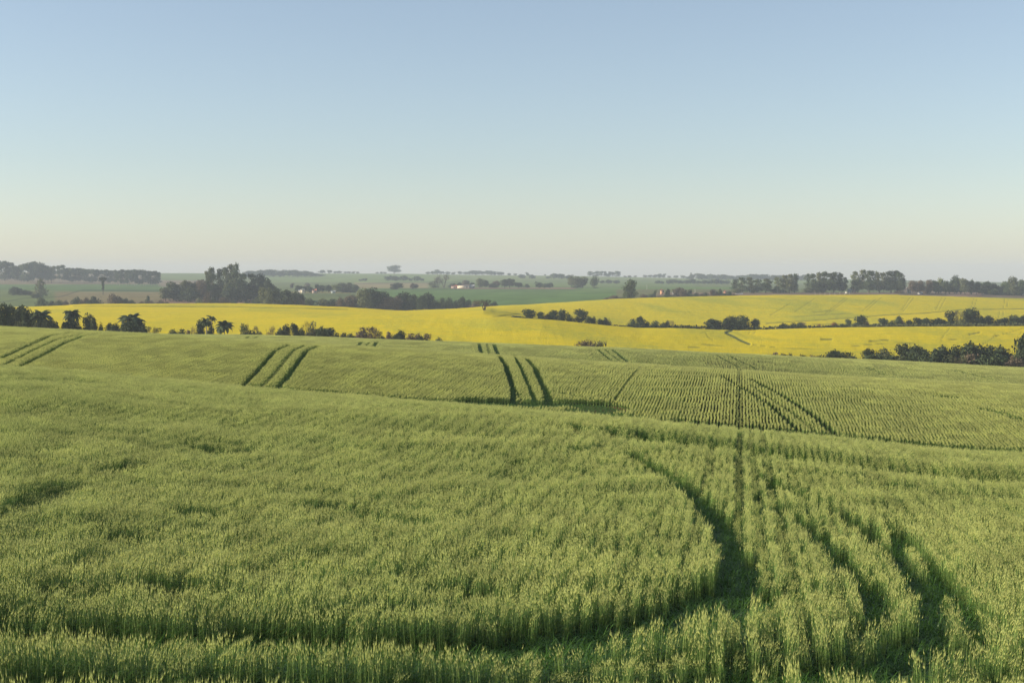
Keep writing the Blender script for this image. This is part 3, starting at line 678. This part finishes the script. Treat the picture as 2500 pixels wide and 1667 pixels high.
CC = {'d': 'dark', 'm': 'mid', 'o': 'olive', 'l': 'light', 'w': 'brown', 'x': 'rust', 'g': 'grey', 'y': 'yell'}
ALL = []
def row(text, Y0, where, group, jit=12, lower=0., wk=1.0):
    """each item: kindcolour x top width [distance]"""
    items = []
    for it in text.split(','):
        f = it.split(); items.append((CODE[f[0][0]], CC[f[0][1]], float(f[1]), float(f[2]), float(f[3]), float(f[4]) if len(f) > 4 else Y0+random.uniform(-jit, jit)))
    tot = {}
    for it in items: tot[it[:2]] = tot.get(it[:2], 0)+1
    seen = {}
    for kind, col, px, py, wp, Y in sorted(items, key=lambda i: i[2]):
        a, s = ray(px, py); X = float(a)*Y; gz = float(top(X, Y))-lower; h = float(s)*Y-gz; wd = wp/F*Y*wk
        if kind == 'small' or h < .8: h = max(h, wd*.55)
        nm, desc = NAME[kind]; seen[(kind, col)] = k = seen.get((kind, col), 0)+1
        full = (CW[col]+' ' if kind not in ('openbare', 'palm', 'thinpalm') else '')+desc
        lab = f'{full} {where}' if tot[(kind, col)] == 1 else (f'{ORD[k]} {full} from the left, {where}')
        if kind in ('palm', 'thinpalm'):
            root = add_palm(X, Y, gz, h, wd*1.15, 34 if kind == 'palm' else 11, kind == 'thinpalm')
        else:
            var = random.randrange(NVAR[kind])
            root = empty(nm, (X, Y, gz), random.uniform(0, 6.28), (wd*1.08, wd*1.08, h*1.02))
            obj('crown', crown_mesh(kind, var, col), root)
            obj('trunk', wood_mesh(kind, var), root)
        tag(root, lab, 'palm' if 'palm' in kind else ('bush' if kind in ('bush', 'sparse') else 'tree'), group)
        ALL.append(lab)

# --- hedgerow just behind the farthest wheat strip, left and middle
row('Bd 8 737 46,Bd 28 741 36,Bd 46 744 32,Bd 64 746 28,Bd 78 758 24,bo 47 781 22,bd 20 765 50,bd 100 774 40,bd 318 783 56,bd 62 768 46,pm 100 758 40,Bd 122 775 34,bd 139 787 18,bo 96 776 30,pm 176 757 34,Bd 170 775 38,bd 155 785 18,bd 188 779 26,Bd 214 763 26,Bd 229 771 20,bd 221 784 34,bd 247 787 18,Bd 268 786 28,Bd 283 787 22,pm 320 768 46,bd 305 778 28,Bd 339 777 32,bd 328 785 46,bd 350 789 22,ty 374 797 30',
    318, 'in the far left hedgerow', 'trees of the left hedgerow behind the wheat')
row('bm 425 802 26,bm 446 801 26,bw 463 804 22,rg 471 796 16,Bd 489 778 26,pm 504 776 24,qm 516 769 22,bd 514 789 20,pm 548 785 34,tm 598 789 28,bd 604 803 38,to 626 795 24,rw 661 795 24,bd 684 799 20,Bd 700 790 22,bd 690 806 46,Bd 720 788 25,bd 735 800 28,to 758 783 46,bg 765 800 40,Bd 785 795 26,Bd 803 799 36,bd 820 810 24,bd 839 811 30,bm 856 812 24,bd 873 814 26,bw 887 796 28,tw 908 797 32,ty 921 806 20,bw 880 808 34,bd 905 812 26,bd 932 817 20,bw 952 808 24,Bd 979 805 28,bd 965 815 28,bw 1003 811 28,bw 1022 812 24,tw 1045 813 26,bd 1030 819 36,bm 1070 822 18',
    325, 'between wheat and yellow field', 'trees between the wheat and the left yellow field')
row('rw 1441 827 70,tw 1425 832 40,to 1462 833 40,bw 1443 838 60', 262, 'on the wheat edge near the middle', 'leafless bushes at the wheat edge', 4)
# --- thicket at the lower right
row('bw 1889 858 24,bd 1910 861 24,bm 1930 862 24,bd 1955 864 26,bw 1980 866 26,bd 2004 866 22,Bd 2036 853 46,bd 2022 862 34,bd 2066 857 38,bd 2083 867 28,Bd 2119 848 30,bo 2160 848 44,bd 2140 856 26,Bd 2208 838 40,Bd 2238 840 40,Bd 2256 850 30,Bd 2286 849 30,Bd 2302 841 36,Bd 2336 841 38,Bd 2369 831 42,Bd 2392 838 34,Bd 2414 840 38,Bd 2442 841 40,Bd 2457 851 30',
    296, 'at the back of the right thicket', 'bushes of the right thicket, back line', 8, 0., 1.25)
row('bm 2124 862 42,bd 2150 867 40,bd 2178 866 44,bo 2200 866 40,bd 2226 865 44,bm 2262 860 44,bd 2294 857 40,bo 2322 866 40,to 2344 868 34,bw 2366 860 44,bd 2400 861 44,bm 2434 860 44,bd 2452 868 36,bw 2472 868 40,bw 2496 872 44,bd 2330 878 44,bd 2420 874 44,bm 2270 874 40,bx 2404 884 20',
    262, 'fronting the right thicket', 'bushes of the right thicket, front line', 5, 0., 1.25)
row('Bd 2500 812 48,bm 2484 856 30,Bm 2524 830 40', 290, 'at the right edge above the thicket', 'tall trees at the right edge', 3)
# --- hedge across the right yellow field
row('Bd 1295 753.5 40,Bm 1321 760 22,bw 1335 766 26,bm 1345 762 20,Bd 1352 756 26,Bd 1371 753.5 28,bd 1391 765 20,Bd 1418 753.5 34,bd 1437 771 20,bd 1449 771 14,bd 1466 777 20,bd 1481 774 20,bm 1543 777 22,Bd 1562 771 26,bd 1580 784 20,bm 1602 781 24,bd 1619 786 18,bd 1630 781 14,rg 1640 781 20,Bd 1739 777 38,bd 1752 781 30,Bd 1773 775 28,Bd 1790 769 32,Bd 1818 768 38,Bd 1842 776 28,bd 1800 783 70,bd 1911 788 28,bd 1936 787 24,bm 1954 785 20,rg 1960 785 18,bx 1998 790 16,bx 2038 786 26,bm 2056 789 16,Bm 2071 778 16,Bd 2104 768 34,bd 2090 787 24,bx 2100 783 22,bw 2114 783 20',
    470, 'in the hedge between yellow fields', 'trees of the hedge across the yellow fields', 4)
row('bd 2138 789 28,Bd 2156 776 28,bd 2176 781 18,Bm 2194 770 24,bw 2200 781 24,bd 2222 779 24,Bd 2243 775 28,Bd 2262 775 26,bd 2278 778 24,Bd 2292 775 28,bd 2308 780 20,Bd 2326 757 32,ty 2342 757 26,Bd 2362 753 28,Bd 2375 750 34,bd 2390 766 28,bo 2350 780 40,bd 2405 780 20,Bd 2417 769 32,bd 2437 777 28,Bd 2454 774 26,Bd 2478 768 36,Bd 2498 769 28,bd 2520 770 30',
    470, 'in the hedge at the far right', 'trees of the right hedge above the lower yellow field', 4)
row('Or 1182 731 44'.replace('Or', 'Ow'), 540, 'standing alone in the yellow field', 'lone leafless tree', 1)
def hedge(pts, Y, hpx, col, label):
    P = []
    for (x0, y0), (x1, y1) in zip(pts[:-1], pts[1:]):
        for t in np.arange(0, 1, 4/max(abs(x1-x0), 4)): P.append((x0+(x1-x0)*t, y0+(y1-y0)*t))
    lobes = []; ax, _ = ray(*P[0]); X0 = float(ax)*Y; z0 = float(top(X0, Y))
    for px, py in P:
        a, s_ = ray(px, py); yy = Y(px) if callable(Y) else Y; x = float(a)*yy; g = float(top(x, yy)); zt = float(s_)*yy; h = max(zt-g, .5)*random.uniform(.8, 1.1)
        lobes.append((x-X0, random.uniform(-.5, .5), g-z0+h*.45, .45+h*.2, 1.0, h*.58))
    V, Fq = cards([(a, b, c, d, e, f) for a, b, c, d, e, f in lobes], 26*len(lobes), .30, len(P), .12)
    V2 = V; o = obj('hedge', make_mesh('hedge', V2, Fq, [FM[col]])); o.location = (X0, Y, z0)
    tag(o, label, 'hedge'); ALL.append(label)
hedge([(1252, 775), (1300, 778), (1345, 781), (1400, 787), (1470, 792)], 466, 6, 'mid', 'low straight green hedge starting at the first rounded trees, left part')
hedge([(1470, 790), (1530, 795), (1560, 797), (1600, 795), (1650, 793), (1740, 796)], 466, 8, 'dark', 'low dark hedge in the dip of the yellow field, middle part')
hedge([(1740, 797), (1800, 800), (1860, 797), (1940, 795), (2050, 793), (2120, 793), (2200, 793)], 466, 6, 'dark', 'low dark hedge right of the round thicket in yellow fields')
hedge([(2080, 793), (2200, 792), (2350, 790), (2510, 789)], 460, 5, 'olive', 'long pale-topped hedge strip at the far right below the trees')
# --- left middle distance
row('co 99 677 34 1050,Ud 251 676 18 1100,bd 32 699 22 1080,bd 44 700 20 1080,bd 58 707 24 1080,bd 72 709 22 1080,bd 85 713 14 1080,bm 88 718 26 1000,bm 104 725 36 790,bo 130 733 24 790,bm 143 731 24 790,bw 160 732 18 790,bd 189 724 28 790,bw 209 725 22 790,bd 233 722 32 790,bd 218 732 40 790,bw 279 715 34 790,bm 294 727 22 790,bm 307 727 22 790,bm 322 731 22 790,bw 345 734 22 790,sm 361 721 10 840,bw 368 733 34 790,bw 391 731 26 790,bw 408 736 20 790',
    900, 'on the far left slope', 'trees on the far left slope')
# --- the large wood left of the middle
row('Bo 404 700 32,Bm 423 687 34,Bo 452 682 36,Bm 475 687 32,Bw 491 681 30,Em 516 652 26,Eo 507 661 24,Em 536 656 28,Eo 564 645 34,Em 577 641 22,Em 552 652 24,Em 573 659 34,Em 591 666 26,Ed 614 668 30,Bd 639 667 30,Bd 655 680 22,Bd 665 692 22,Bd 511 685 44,Bd 537 689 44,Bo 564 683 44,Bd 591 686 44,Bd 618 690 44,Bd 642 688 36,bd 430 702 44,bd 465 700 44,bd 496 700 44,bd 530 702 48,bd 565 702 48,bd 600 702 48,bd 632 704 40',
    930, 'in the large wood', 'trees of the large wood left of the middle', 22)
row('cw 507 709 28,bo 490 727 28,bo 519 728 30,bw 546 724 32,bm 571 734 22,bm 600 736 20,bo 620 737 26', 815, 'in front of the large wood', 'bushes in front of the large wood', 6)
row('Bo 642 699 26,Bo 656 702 22,Bd 675 702 36,Bd 698 705 34,Bd 718 711 32,Bd 736 716 22,bm 632 724 34,bo 655 722 30,bo 676 722 34,bw 692 731 26,bo 709 724 30,bw 727 724 28,bl 748 726 22,bm 757 728 28,bo 789 728 40,bd 812 728 26,bw 832 724 28,bw 848 723 28,Bw 861 719 32,bo 880 711 34,Bo 889 702 38,Bd 911 701 42,Bd 932 709 36,bo 905 734 26,bw 925 738 28,Bw 950 722 36,Bw 968 722 36,Bd 986 711 44,Bd 1008 717 36,bw 945 742 30,Bd 1030 720 30,Bd 1046 713 36,bd 1064 731 26,bd 1055 738 30,bd 990 735 60',
    795, 'in the belt behind yellow field', 'trees of the belt behind the yellow field', 14)
row('bm 1078 725 28,bm 1095 724 24,bm 1111 731 24,Bd 1129 723 22,bd 1144 730 24,bw 1160 735 26,bw 1128 737 40,bd 1206 734 20,bw 1190 738 30', 800, 'beyond the lone leafless tree', 'trees beyond the lone leafless tree', 10)
# --- around the farmsteads
row('sd 730 696 18,sd 743 698 16,sd 757 699 16,sd 775 693 14,Bd 787 695 18,Bd 802 695 20,Bl 822 695 26,Bo 838 690 28,Em 854 690 22,Bm 868 694 20,Bd 812 703 24,Bd 860 702 26,bd 845 706 40,sg 750 690 14 1400,sg 712 690 10 1400',
    1190, 'behind the pale farmhouses', 'trees behind the pale farmhouses', 8)
row('Bd 970 690 32,sw 1007 691 12,Bw 1015 693 14,bd 962 698 20', 1300, 'in the open beyond the belt', 'single trees in the far green field', 8)
row('Rg'.replace('Rg', 'rg')+' 1084 669 40,to 1058 685 26,bd 1061 697 16,rg 1070 676 26,bd 1108 691 24,bd 1122 689 20,Bg 1137 683 22,sd 1152 689 16,Bl 1171 678 22,Bw 1175 686 18,Bd 1185 683 20,bw 1200 692 18,Bw 1211 685 24,bd 1208 692 18,Bd 1232 681 26,Bd 1244 679 30,Bd 1266 689 26,sd 1287 693 11,sm 1316 687 22,sm 1330 690 18,sm 1342 690 18,Bo 1395 673 20,Bo 1406 674 24,Bo 1422 674 28,Bm 1450 674 22,bm 1454 701 14,bm 1410 695 26',
    1375, 'by the long white barn', 'trees around the long barn', 8)
row('Em 1539 681 36,Bm 1534 690 30,bm 1537 705 34', 830, 'tall at the yellow crest', 'tall tree at the yellow crest', 3)
row('bw 1500 720 30,bw 1515 725 22,bw 1484 726 20,bw 1570 717 20,bm 1589 717 22,bw 1578 720 22,sm 1597 706 9,bw 1608 721 22,bm 1623 718 22,sd 1631 705 14,Bw 1656 701 26,Bw 1668 704 20,sm 1684 705 12,bd 1676 714 26,bm 1697 714 24,bw 1713 716 22,bd 1723 713 22,Bw 1741 705 16,sd 1750 709 14,sm 1759 704 12,Bm 1780 710 16,bd 1768 715 26,bw 1745 716 26,bd 1640 720 26,bw 1790 717 20',
    890, 'behind the yellow crest', 'small trees behind the yellow crest', 10)
# --- eucalyptus rows at the right
row('Ed 1796 681 24,Em 1811 677 24,Eo 1832 677 26,Em 1850 681 18,Eo 1875 679 26,Bm 1870 690 30,bm 1840 695 40,Bd 1889 705 24,El 1898 675 18,Eo 1916 671 24,Eo 1930 669 20,Em 1943 667 18,Bo 1928 680 30,sl 1940 700 20,bo 1905 706 40,bo 1800 702 30',
    1000, 'in the open grove', 'eucalyptus of the open grove', 10)
row('Em 1973 668 18,Em 1985 667 18,Eo 1999 664 22,Em 2013 662 24,Ed 2029 666 24,Ed 2040 663 24,Ed 2053 667 22,Em 2063 677 16,Bm 1990 685 36,Bo 2012 683 36,Bd 2036 682 40,Bd 2056 690 26,bo 1975 702 30,bo 2000 705 30',
    1010, 'in the grove before the gap', 'eucalyptus of the middle grove', 10)
row('El 2086 661 20,Eo 2107 658 26,Em 2120 659 18,Ed 2131 660 22,Eo 2143 663 20,Eo 2158 664 22,Ed 2173 660 24,Ed 2186 659 24,Ed 2197 664 22,Bd 2205 675 18,Bd 2095 682 34,Bm 2122 682 38,Bm 2148 684 38,Bd 2176 682 40,Bd 2196 686 28',
    1000, 'in the tallest right grove', 'eucalyptus of the tallest right grove', 10)
row('Bw 2228 684 28,Bw 2248 683 22,Bw 2269 682 22,Bm 2285 684 24,sl 2297 677 14,Bd 2308 684 22,Bd 2335 671 24,Bd 2330 684 30,Bo 2356 679 28,sd 2373 681 14,Bd 2384 686 22,Bd 2410 686 30,Bd 2424 690 24,Bm 2436 697 18,Bm 2451 686 20,Bm 2462 685 20,Bo 2476 673 24,Bm 2494 681 26,Bd 2516 683 28,Bd 2240 696 36,Bw 2264 697 32,Bd 2292 697 34,Bd 2318 697 34,Bd 2346 698 34,Bd 2372 698 34,Bd 2398 700 34,bm 2428 704 34,bd 2456 700 40,Bd 2488 698 38,bw 2189 709 12,bw 2201 709 14,bd 2411 717 18,bw 2262 704 18,bm 2440 712 40,bm 2475 712 40',
    990, 'in the long right wood', 'trees of the long wood at the far right', 14)
# --- skyline
def band(x0, x1, step, pts, codes, wd, jy=2.5):
    xs = np.arange(x0, x1, step); px_ = [p[0] for p in pts]; py_ = [p[1] for p in pts]
    return ','.join('%s %.1f %.1f %.1f' % (random.choice(codes), x+random.uniform(-1, 1)*step*.3, np.interp(x, px_, py_)+random.uniform(-jy, jy*.6), wd*random.uniform(.8, 1.25)) for x in xs)
row(band(-20, 44, 9, [(-20, 637), (30, 640), (34, 648), (44, 650)], ['Pm', 'Pd'], 20)+','+band(54, 100, 8, [(54, 648), (62, 643), (85, 637), (98, 643)], ['Bd', 'Pm'], 22)+','+band(103, 128, 8, [(103, 645), (128, 648)], ['Pd', 'Bm'], 20)+',Pm 132 649 12,Pm 143 648 14,Pm 153 647 14',
    1700, 'in the left skyline wood', 'trees of the left skyline wood', 25)
row(band(160, 286, 7, [(160, 653), (200, 656), (290, 661)], ['Pm', 'Pd'], 15, 1.6), 1700, 'in the thin skyline plantation', 'trees of the thin skyline plantation', 15)
row(band(286, 388, 7, [(286, 660), (340, 658), (388, 663)], ['Pd', 'Pm'], 15, 1.6), 1560, 'in the dense skyline plantation', 'trees of the dense skyline plantation', 15)
row(band(604, 782, 11, [(604, 662), (640, 659), (690, 657), (750, 662), (782, 671)], ['Bm', 'Bd', 'sm'], 22, 1.6), 2350, 'in the hazy wood', 'trees of the hazy wood', 40)
row('sm 787 663 16,sm 805 659 13,sm 819 662 10,sm 828 661 12,sm 843 664 9,sm 852 664 10,sm 862 662 10,sm 873 665 9,sm 921 666 8,sm 931 665 9,sm 940 666 9', 2850, 'on the left skyline', 'small skyline trees left of the middle', 10)
row('Bm 962 647 32', 2850, 'alone on the skyline', 'lone skyline tree', 5)
row('sm 1045 665 12,sm 1057 662 14,sm 1067 658 16,sm 1078 662 14,sm 1093 666 14,sm 1106 666 12,Bm 1123 662 14,'+band(1136, 1228, 9, [(1136, 664), (1150, 661), (1190, 661), (1228, 665)], ['Bm', 'sm'], 15, 1.2), 2850, 'on the skyline above the barn', 'skyline trees above the barn', 15)
row('sm 1243 669 10,sm 1258 668 10,sm 1288 664 9,sm 1331 671 6,Bm 1366 668 11,Bm 1373 669 10,sm 1337 681 10 2300,sm 1352 682 24 2300,sm 1371 679 22 2300,sm 1388 681 20 2300,sm 1300 684 20 2300,sm 1275 684 20 2300', 2850, 'on the hazy middle slope', 'small hazy trees right of the barn', 10)
row('sm 948 680 22,sm 965 677 26,sm 985 681 24,sm 1003 679 12,sm 1018 684 22,sm 1030 686 14,sm 890 690 14,sm 880 688 10', 1950, 'along the hazy hedge beyond the belt', 'trees of the hazy hedge', 10)
row('Pm 1441 662 16,Pm 1452 664 14,Pm 1459 662 14,Pm 1468 662 12,Pm 1477 662 10,Pm 1489 663 10,Pm 1496 664 10,Pm 1506 662 13,Pm 1484 668 16,Pm 1512 663 9,sm 1526 674 8,sm 1537 675 10', 2650, 'in the small skyline grove', 'trees of the small skyline grove', 10)
row('sm 1551 674 8,sm 1575 674 12,sm 1587 672 12,sm 1600 670 14,sm 1611 668 13,sm 1620 667 10,sm 1634 675 10,sm 1650 675 12,sm 1668 676 14', 2850, 'on the skyline above the orange house', 'small skyline trees right of the middle', 10)
row(band(1680, 1975, 12, [(1680, 674), (1697, 668), (1720, 669), (1800, 672), (1850, 670), (1975, 674)], ['Bm', 'sm'], 22, 1.4)+',sm 1687 665 5', 2450, 'in the long skyline wood', 'trees of the long hazy skyline wood', 30)
row('sm 1470 690 14,sm 1486 695 18,sm 1505 694 18,sm 1605 694 14,sm 1616 698 14,Bd 1720 697 12,Bd 1729 693 11,'+band(1630, 1785, 13, [(1630, 697), (1785, 694)], ['sm'], 18, 1.), 1800, 'along the far middle hedge', 'trees of the far hedge right of the middle', 10)

# ------------------------------------------------------------------ farm buildings, each with walls, roof and openings
M_CREAM = flat_mat('cream_wall', (.80, .70, .52), .8, 1, .06); M_WHITE = flat_mat('white_wall', (.52, .50, .46), .8, 1, .06)
M_ORANGE = flat_mat('orange_wall', (.60, .32, .19), .85, 1, .1); M_PINK = flat_mat('pink_wall', (.42, .31, .26), .85, 1, .1); M_GREYW = flat_mat('grey_wall', (.34, .38, .36), .85, 1, .1)
M_TILE = flat_mat('red_tile', (.30, .10, .06), .85, 2, .25); M_DROOF = flat_mat('dark_roof', (.10, .075, .06), .85, 2, .2); M_TIN = flat_mat('tin_roof', (.36, .37, .37), .6, 1, .1); M_OPEN = flat_mat('dark_opening', (.03, .03, .035), .5, 1, .1)
def box(V, Fc, x0, x1, y0, y1, z0, z1):
    n = len(V); V += [(x0, y0, z0), (x1, y0, z0), (x1, y1, z0), (x0, y1, z0), (x0, y0, z1), (x1, y0, z1), (x1, y1, z1), (x0, y1, z1)]
    Fc += [(n, n+3, n+2, n+1), (n+4, n+5, n+6, n+7), (n, n+1, n+5, n+4), (n+1, n+2, n+6, n+5), (n+2, n+3, n+7, n+6), (n+3, n, n+4, n+7)]
def house(px, pbase, wpx, hpx, Y, wall, roofm, label, cat='house', depth=5., nwin=2, rz=0., gable=False, roofh=.45, name='farm_house'):
    Y = min(max(hit(px, pbase, 0., 815)[1], 820), 1000) if Y < 1000 else Y; a, s = ray(px, pbase); X = float(a)*Y; g = float(top(X, Y)); z0 = max(g, float(s)*Y); w2 = wpx/F*Y/2; h = hpx/F*Y
    root = empty(name, (X, Y, z0), rz)
    V, Fc = [], []; box(V, Fc, -w2, w2, 0, depth, min(-.3, g-z0-.3), h)
    rh = h*roofh; n = len(V)
    if gable: V += [(-w2, 0, h), (w2, 0, h), (0, 0, h+rh), (-w2, depth, h), (w2, depth, h), (0, depth, h+rh)]; Fc += [(n, n+1, n+2), (n+4, n+3, n+5)]
    else: V += [(-w2, 0, h), (-w2, depth, h), (-w2, depth/2, h+rh), (w2, 0, h), (w2, depth, h), (w2, depth/2, h+rh)]; Fc += [(n+1, n, n+2), (n+3, n+4, n+5)]
    obj('wall', make_mesh('wall', V, Fc, [wall]), root)
    e = .35; t = .14
    for sgn in (-1, 1):
        V, Fc = [], []
        if gable: P = [(0, -e, h+rh+.06), (0, depth+e, h+rh+.06), (sgn*(w2+e), depth+e, h-.12), (sgn*(w2+e), -e, h-.12)]
        else: yy0 = depth/2; y1 = -e if sgn < 0 else depth+e; P = [(-w2-e, yy0, h+rh+.06), (w2+e, yy0, h+rh+.06), (w2+e, y1, h-.12), (-w2-e, y1, h-.12)]
        V = P+[(p[0], p[1], p[2]+t) for p in P]; Fc = [(0, 1, 2, 3), (7, 6, 5, 4)]+[(k, (k+1) % 4, (k+1) % 4+4, k+4) for k in range(4)]
        obj('roof', make_mesh('roof', V, Fc, [roofm]), root)
    for k in range(nwin):
        xc = -w2+(k+.5)*2*w2/nwin; V, Fc = [], []; ww = min(.5, w2*.18); box(V, Fc, xc-ww, xc+ww, -.04, .02, h*.38, h*.75); f = obj('window', make_mesh('window', V, Fc, [M_WHITE]), root)
        V, Fc = [], []; box(V, Fc, xc-ww*.8, xc+ww*.8, -.06, -.03, h*.43, h*.70); obj('pane', make_mesh('pane', V, Fc, [M_OPEN]), f)
    V, Fc = [], []; box(V, Fc, w2*.55, w2*.55+.8, -.05, .02, 0, min(2, h*.8)); obj('door', make_mesh('door', V, Fc, [M_DROOF]), root)
    tag(root, label, cat); return root
house(1131, 703.5, 29, 6.5, 1345, M_CREAM, M_DROOF, 'long cream barn with dark low roof beside bare trees', 'barn', 9, 0, 0, roofh=.22, name='barn')
house(1151.5, 703.5, 12, 6, 1347, M_GREYW, M_TIN, 'right end of the cream barn, its shade painted as grey-green wall', 'shed', 7, 0, 0, roofh=.25, name='shed')  # the barn's shaded end, its shade put into a grey wall colour
house(1109, 702.5, 15, 4, 1347, M_PINK, M_TILE, 'low pinkish outbuilding left of the cream barn', 'shed', 6, 1, 0, roofh=.5, name='outbuilding')
house(738, 712, 8, 5, 1165, M_CREAM, M_WHITE, 'pale cream farmhouse with gable beside dark trees', 'house', 4, 1, 0, gable=True)
house(732, 711, 6, 2.6, 1168, M_WHITE, M_TIN, 'low white lean-to left of the gabled farmhouse', 'shed', 3, 0, 0, name='shed')
house(767, 712, 10, 3.2, 1165, M_PINK, M_TILE, 'pinkish white cottage under a dark red roof', 'house', 4, 2, 0, roofh=.9)
house(813, 711.5, 10, 1.2, 1165, M_GREYW, M_TIN, 'long low tin-roofed shelter under the dark trees', 'shed', 3, 0, 0, roofh=.6, name='shelter')
house(1616.5, 714, 7, 5, 905, M_ORANGE, M_TILE, 'small orange house above the yellow crest', 'house', 3, 1, 0, gable=True)
house(1645, 718.5, 5, 4, 880, M_WHITE, M_TIN, 'small white gabled shed above the yellow crest', 'shed', 3, 0, 0, gable=True, name='shed')
house(1654, 715.5, 12, 1.0, 884, M_GREYW, M_TIN, 'long thin tin roof right of the white shed', 'shed', 3, 0, 0, roofh=.5, name='shelter')
house(1771, 716, 5, 4, 885, M_ORANGE, M_TILE, 'tiny orange hut among small trees at the crest', 'house', 3, 1, 0, gable=True)
house(1805, 718.5, 16, 1.2, 885, M_PINK, M_TIN, 'low pale wall-like shed beside the open grove', 'shed', 2, 0, 0, roofh=.3, name='shed')
house(2087, 709, 8, 3, 960, M_PINK, M_TILE, 'small pinkish house at the foot of the tallest grove', 'house', 4, 1, 0, roofh=.7)
house(2075, 709, 7, 2, 965, M_GREYW, M_TIN, 'tiny tin-roofed shed left of the pinkish house', 'shed', 3, 0, 0, roofh=.6, name='shed')
house(2221, 709, 7, 2, 955, M_GREYW, M_TIN, 'tiny shed with bright roof right of the tallest grove', 'shed', 3, 0, 0, roofh=.8, name='shed')
house(2248, 718.5, 9, 3.0, 880, M_WHITE, M_TIN, 'small white farm building below the long wood', 'house', 3, 2, 0, roofh=.5)
house(2498, 719, 12, 2.5, 880, M_GREYW, M_TIN, 'pale-roofed shed at the right edge of the long wood', 'shed', 3, 0, 0, roofh=.7, name='shed')
# small white van on the lane at the crest
a, s = ray(2068, 718); Yv = 860; X = float(a)*Yv; g = float(s)*Yv
v = empty('white_van', (X, Yv, g)); V, Fc = [], []
prof = [(-.95, .25), (.95, .25), (.95, .75), (.62, .85), (.42, 1.35), (-.95, 1.4)]
V = [(x, 0, z) for x, z in prof]+[(x, .8, z) for x, z in prof]; Fc = [tuple(range(6)), tuple(range(11, 5, -1))]+[(k, k+6, (k+1) % 6+6, (k+1) % 6) for k in range(6)]
obj('body', make_mesh('van_body', V, Fc, [M_WHITE]), v)
V, Fc = [], []; box(V, Fc, -.1, .38, -.02, .82, .88, 1.22); obj('side_window', make_mesh('van_window', V, Fc, [M_OPEN]), v)
for xw in (-.6, .6):
    for yw in (-.02, .72):
        V = [(xw+.2*math.cos(k*.785), yw, .2+.2*math.sin(k*.785)) for k in range(8)]+[(xw+.2*math.cos(k*.785), yw+.12, .2+.2*math.sin(k*.785)) for k in range(8)]
        obj('wheel', make_mesh('wheel', V, [tuple(range(8)), tuple(range(15, 7, -1))]+[(k, k+8, (k+1) % 8+8, (k+1) % 8) for k in range(8)], [M_OPEN]), v)
tag(v, 'tiny white van on the lane before the groves', 'van')
# fence posts and poles
M_POST = flat_mat('post', (.42, .40, .36), .8, 3, .2)
k_ = 0
for px_ in range(1690, 2075, 12):
    a, s = ray(px_, 719.5); Yp = 850; V, Fc = [], []
    if not (1980 < px_ < 2075): continue
    tube(V, Fc, [(0, 0, -.5), (0, 0, 1.5)], [.07, .06], 5); o = obj('fence_post', make_mesh('fence_post', V, Fc, [M_POST])); o.location = (float(a)*Yp, Yp, float(s)*Yp)
    k_ += 1; tag(o, f'{ORD[k_]} thin fence post from the left, before the middle grove', 'fence post', 'fence posts before the middle grove')
for i, (px_, yt, yb, Yp) in enumerate([(1579.5, 696, 704, 1250), (1697, 706, 716, 905), (2103, 690, 712, 985), (1288, 664, 671, 2800)][:2]):
    a, s = ray(px_, yb); a2, s2 = ray(px_, yt); hh = (float(s2)-float(s))*Yp; V, Fc = [], []
    tube(V, Fc, [(0, 0, -1), (0, 0, hh)], [.16, .12], 6); box(V, Fc, -.7, .7, -.06, .06, hh*.88, hh*.92)
    o = obj('utility_pole', make_mesh('utility_pole', V, Fc, [M_POST])); o.location = (float(a)*Yp, Yp, float(s)*Yp)
    tag(o, ['pale utility pole in the green field before the skyline', 'thin pale pole right of the white gabled shed'][i], 'pole')
# two birds, far off in the sky at the left
for i, (px_, py_, sp_) in enumerate([(373.5, 442, .34), (379.5, 443.7, .30)]):
    a, s = ray(px_, py_); Yb = 240; b0 = empty('bird', (float(a)*Yb, Yb, float(s)*Yb), .3)
    V = [(0, -.12, 0), (.03, 0, .02), (0, .12, 0), (-.03, 0, .02), (0, 0, -.03)]
    obj('body', make_mesh('bird_body', V, [(0, 1, 3), (1, 2, 3), (0, 4, 1), (1, 4, 2), (2, 4, 3), (3, 4, 0)], [M_OPEN]), b0)
    for sg in (-1, 1):
        V = [(0, .05, .01), (0, -.05, .01), (sg*sp_*.5, -.03, .06), (sg*sp_*.5, .03, .06), (sg*sp_, 0, .0)]
        obj('wing', make_mesh('bird_wing', V, [(0, 1, 2, 3), (3, 2, 4)], [M_OPEN]), b0)
    tag(b0, ['tiny dark bird flying in the pale sky, upper of two', 'tiny dark bird flying in the pale sky, lower of two'][i], 'bird')

# ------------------------------------------------------------------ haze: one closed box of even air
V, Fc = [], []; box(V, Fc, -4800, 4800, -400, 6300, -175, 42)
hm = bpy.data.materials.new('haze_air'); hm.use_nodes = True; hn = hm.node_tree; hn.nodes.clear()
pvn = hn.nodes.new('ShaderNodeVolumePrincipled'); pvn.inputs['Color'].default_value = (.70, .79, .88, 1); pvn.inputs['Density'].default_value = .00022; pvn.inputs['Anisotropy'].default_value = 0.0
ho = hn.nodes.new('ShaderNodeOutputMaterial'); hn.links.new(pvn.outputs[0], ho.inputs['Volume'])
hz = obj('haze', make_mesh('haze', V, Fc, [hm])); hz['kind'] = 'stuff'; hz['label'] = 'pale blue haze over the far fields'
print('trees', len(ALL), 'distinct labels', len(set(ALL)))

print('LONG', [l for l in ALL if len(l.replace('-', ' ').split()) > 15][:12], len([l for l in set(ALL) if ALL.count(l) > 1]))
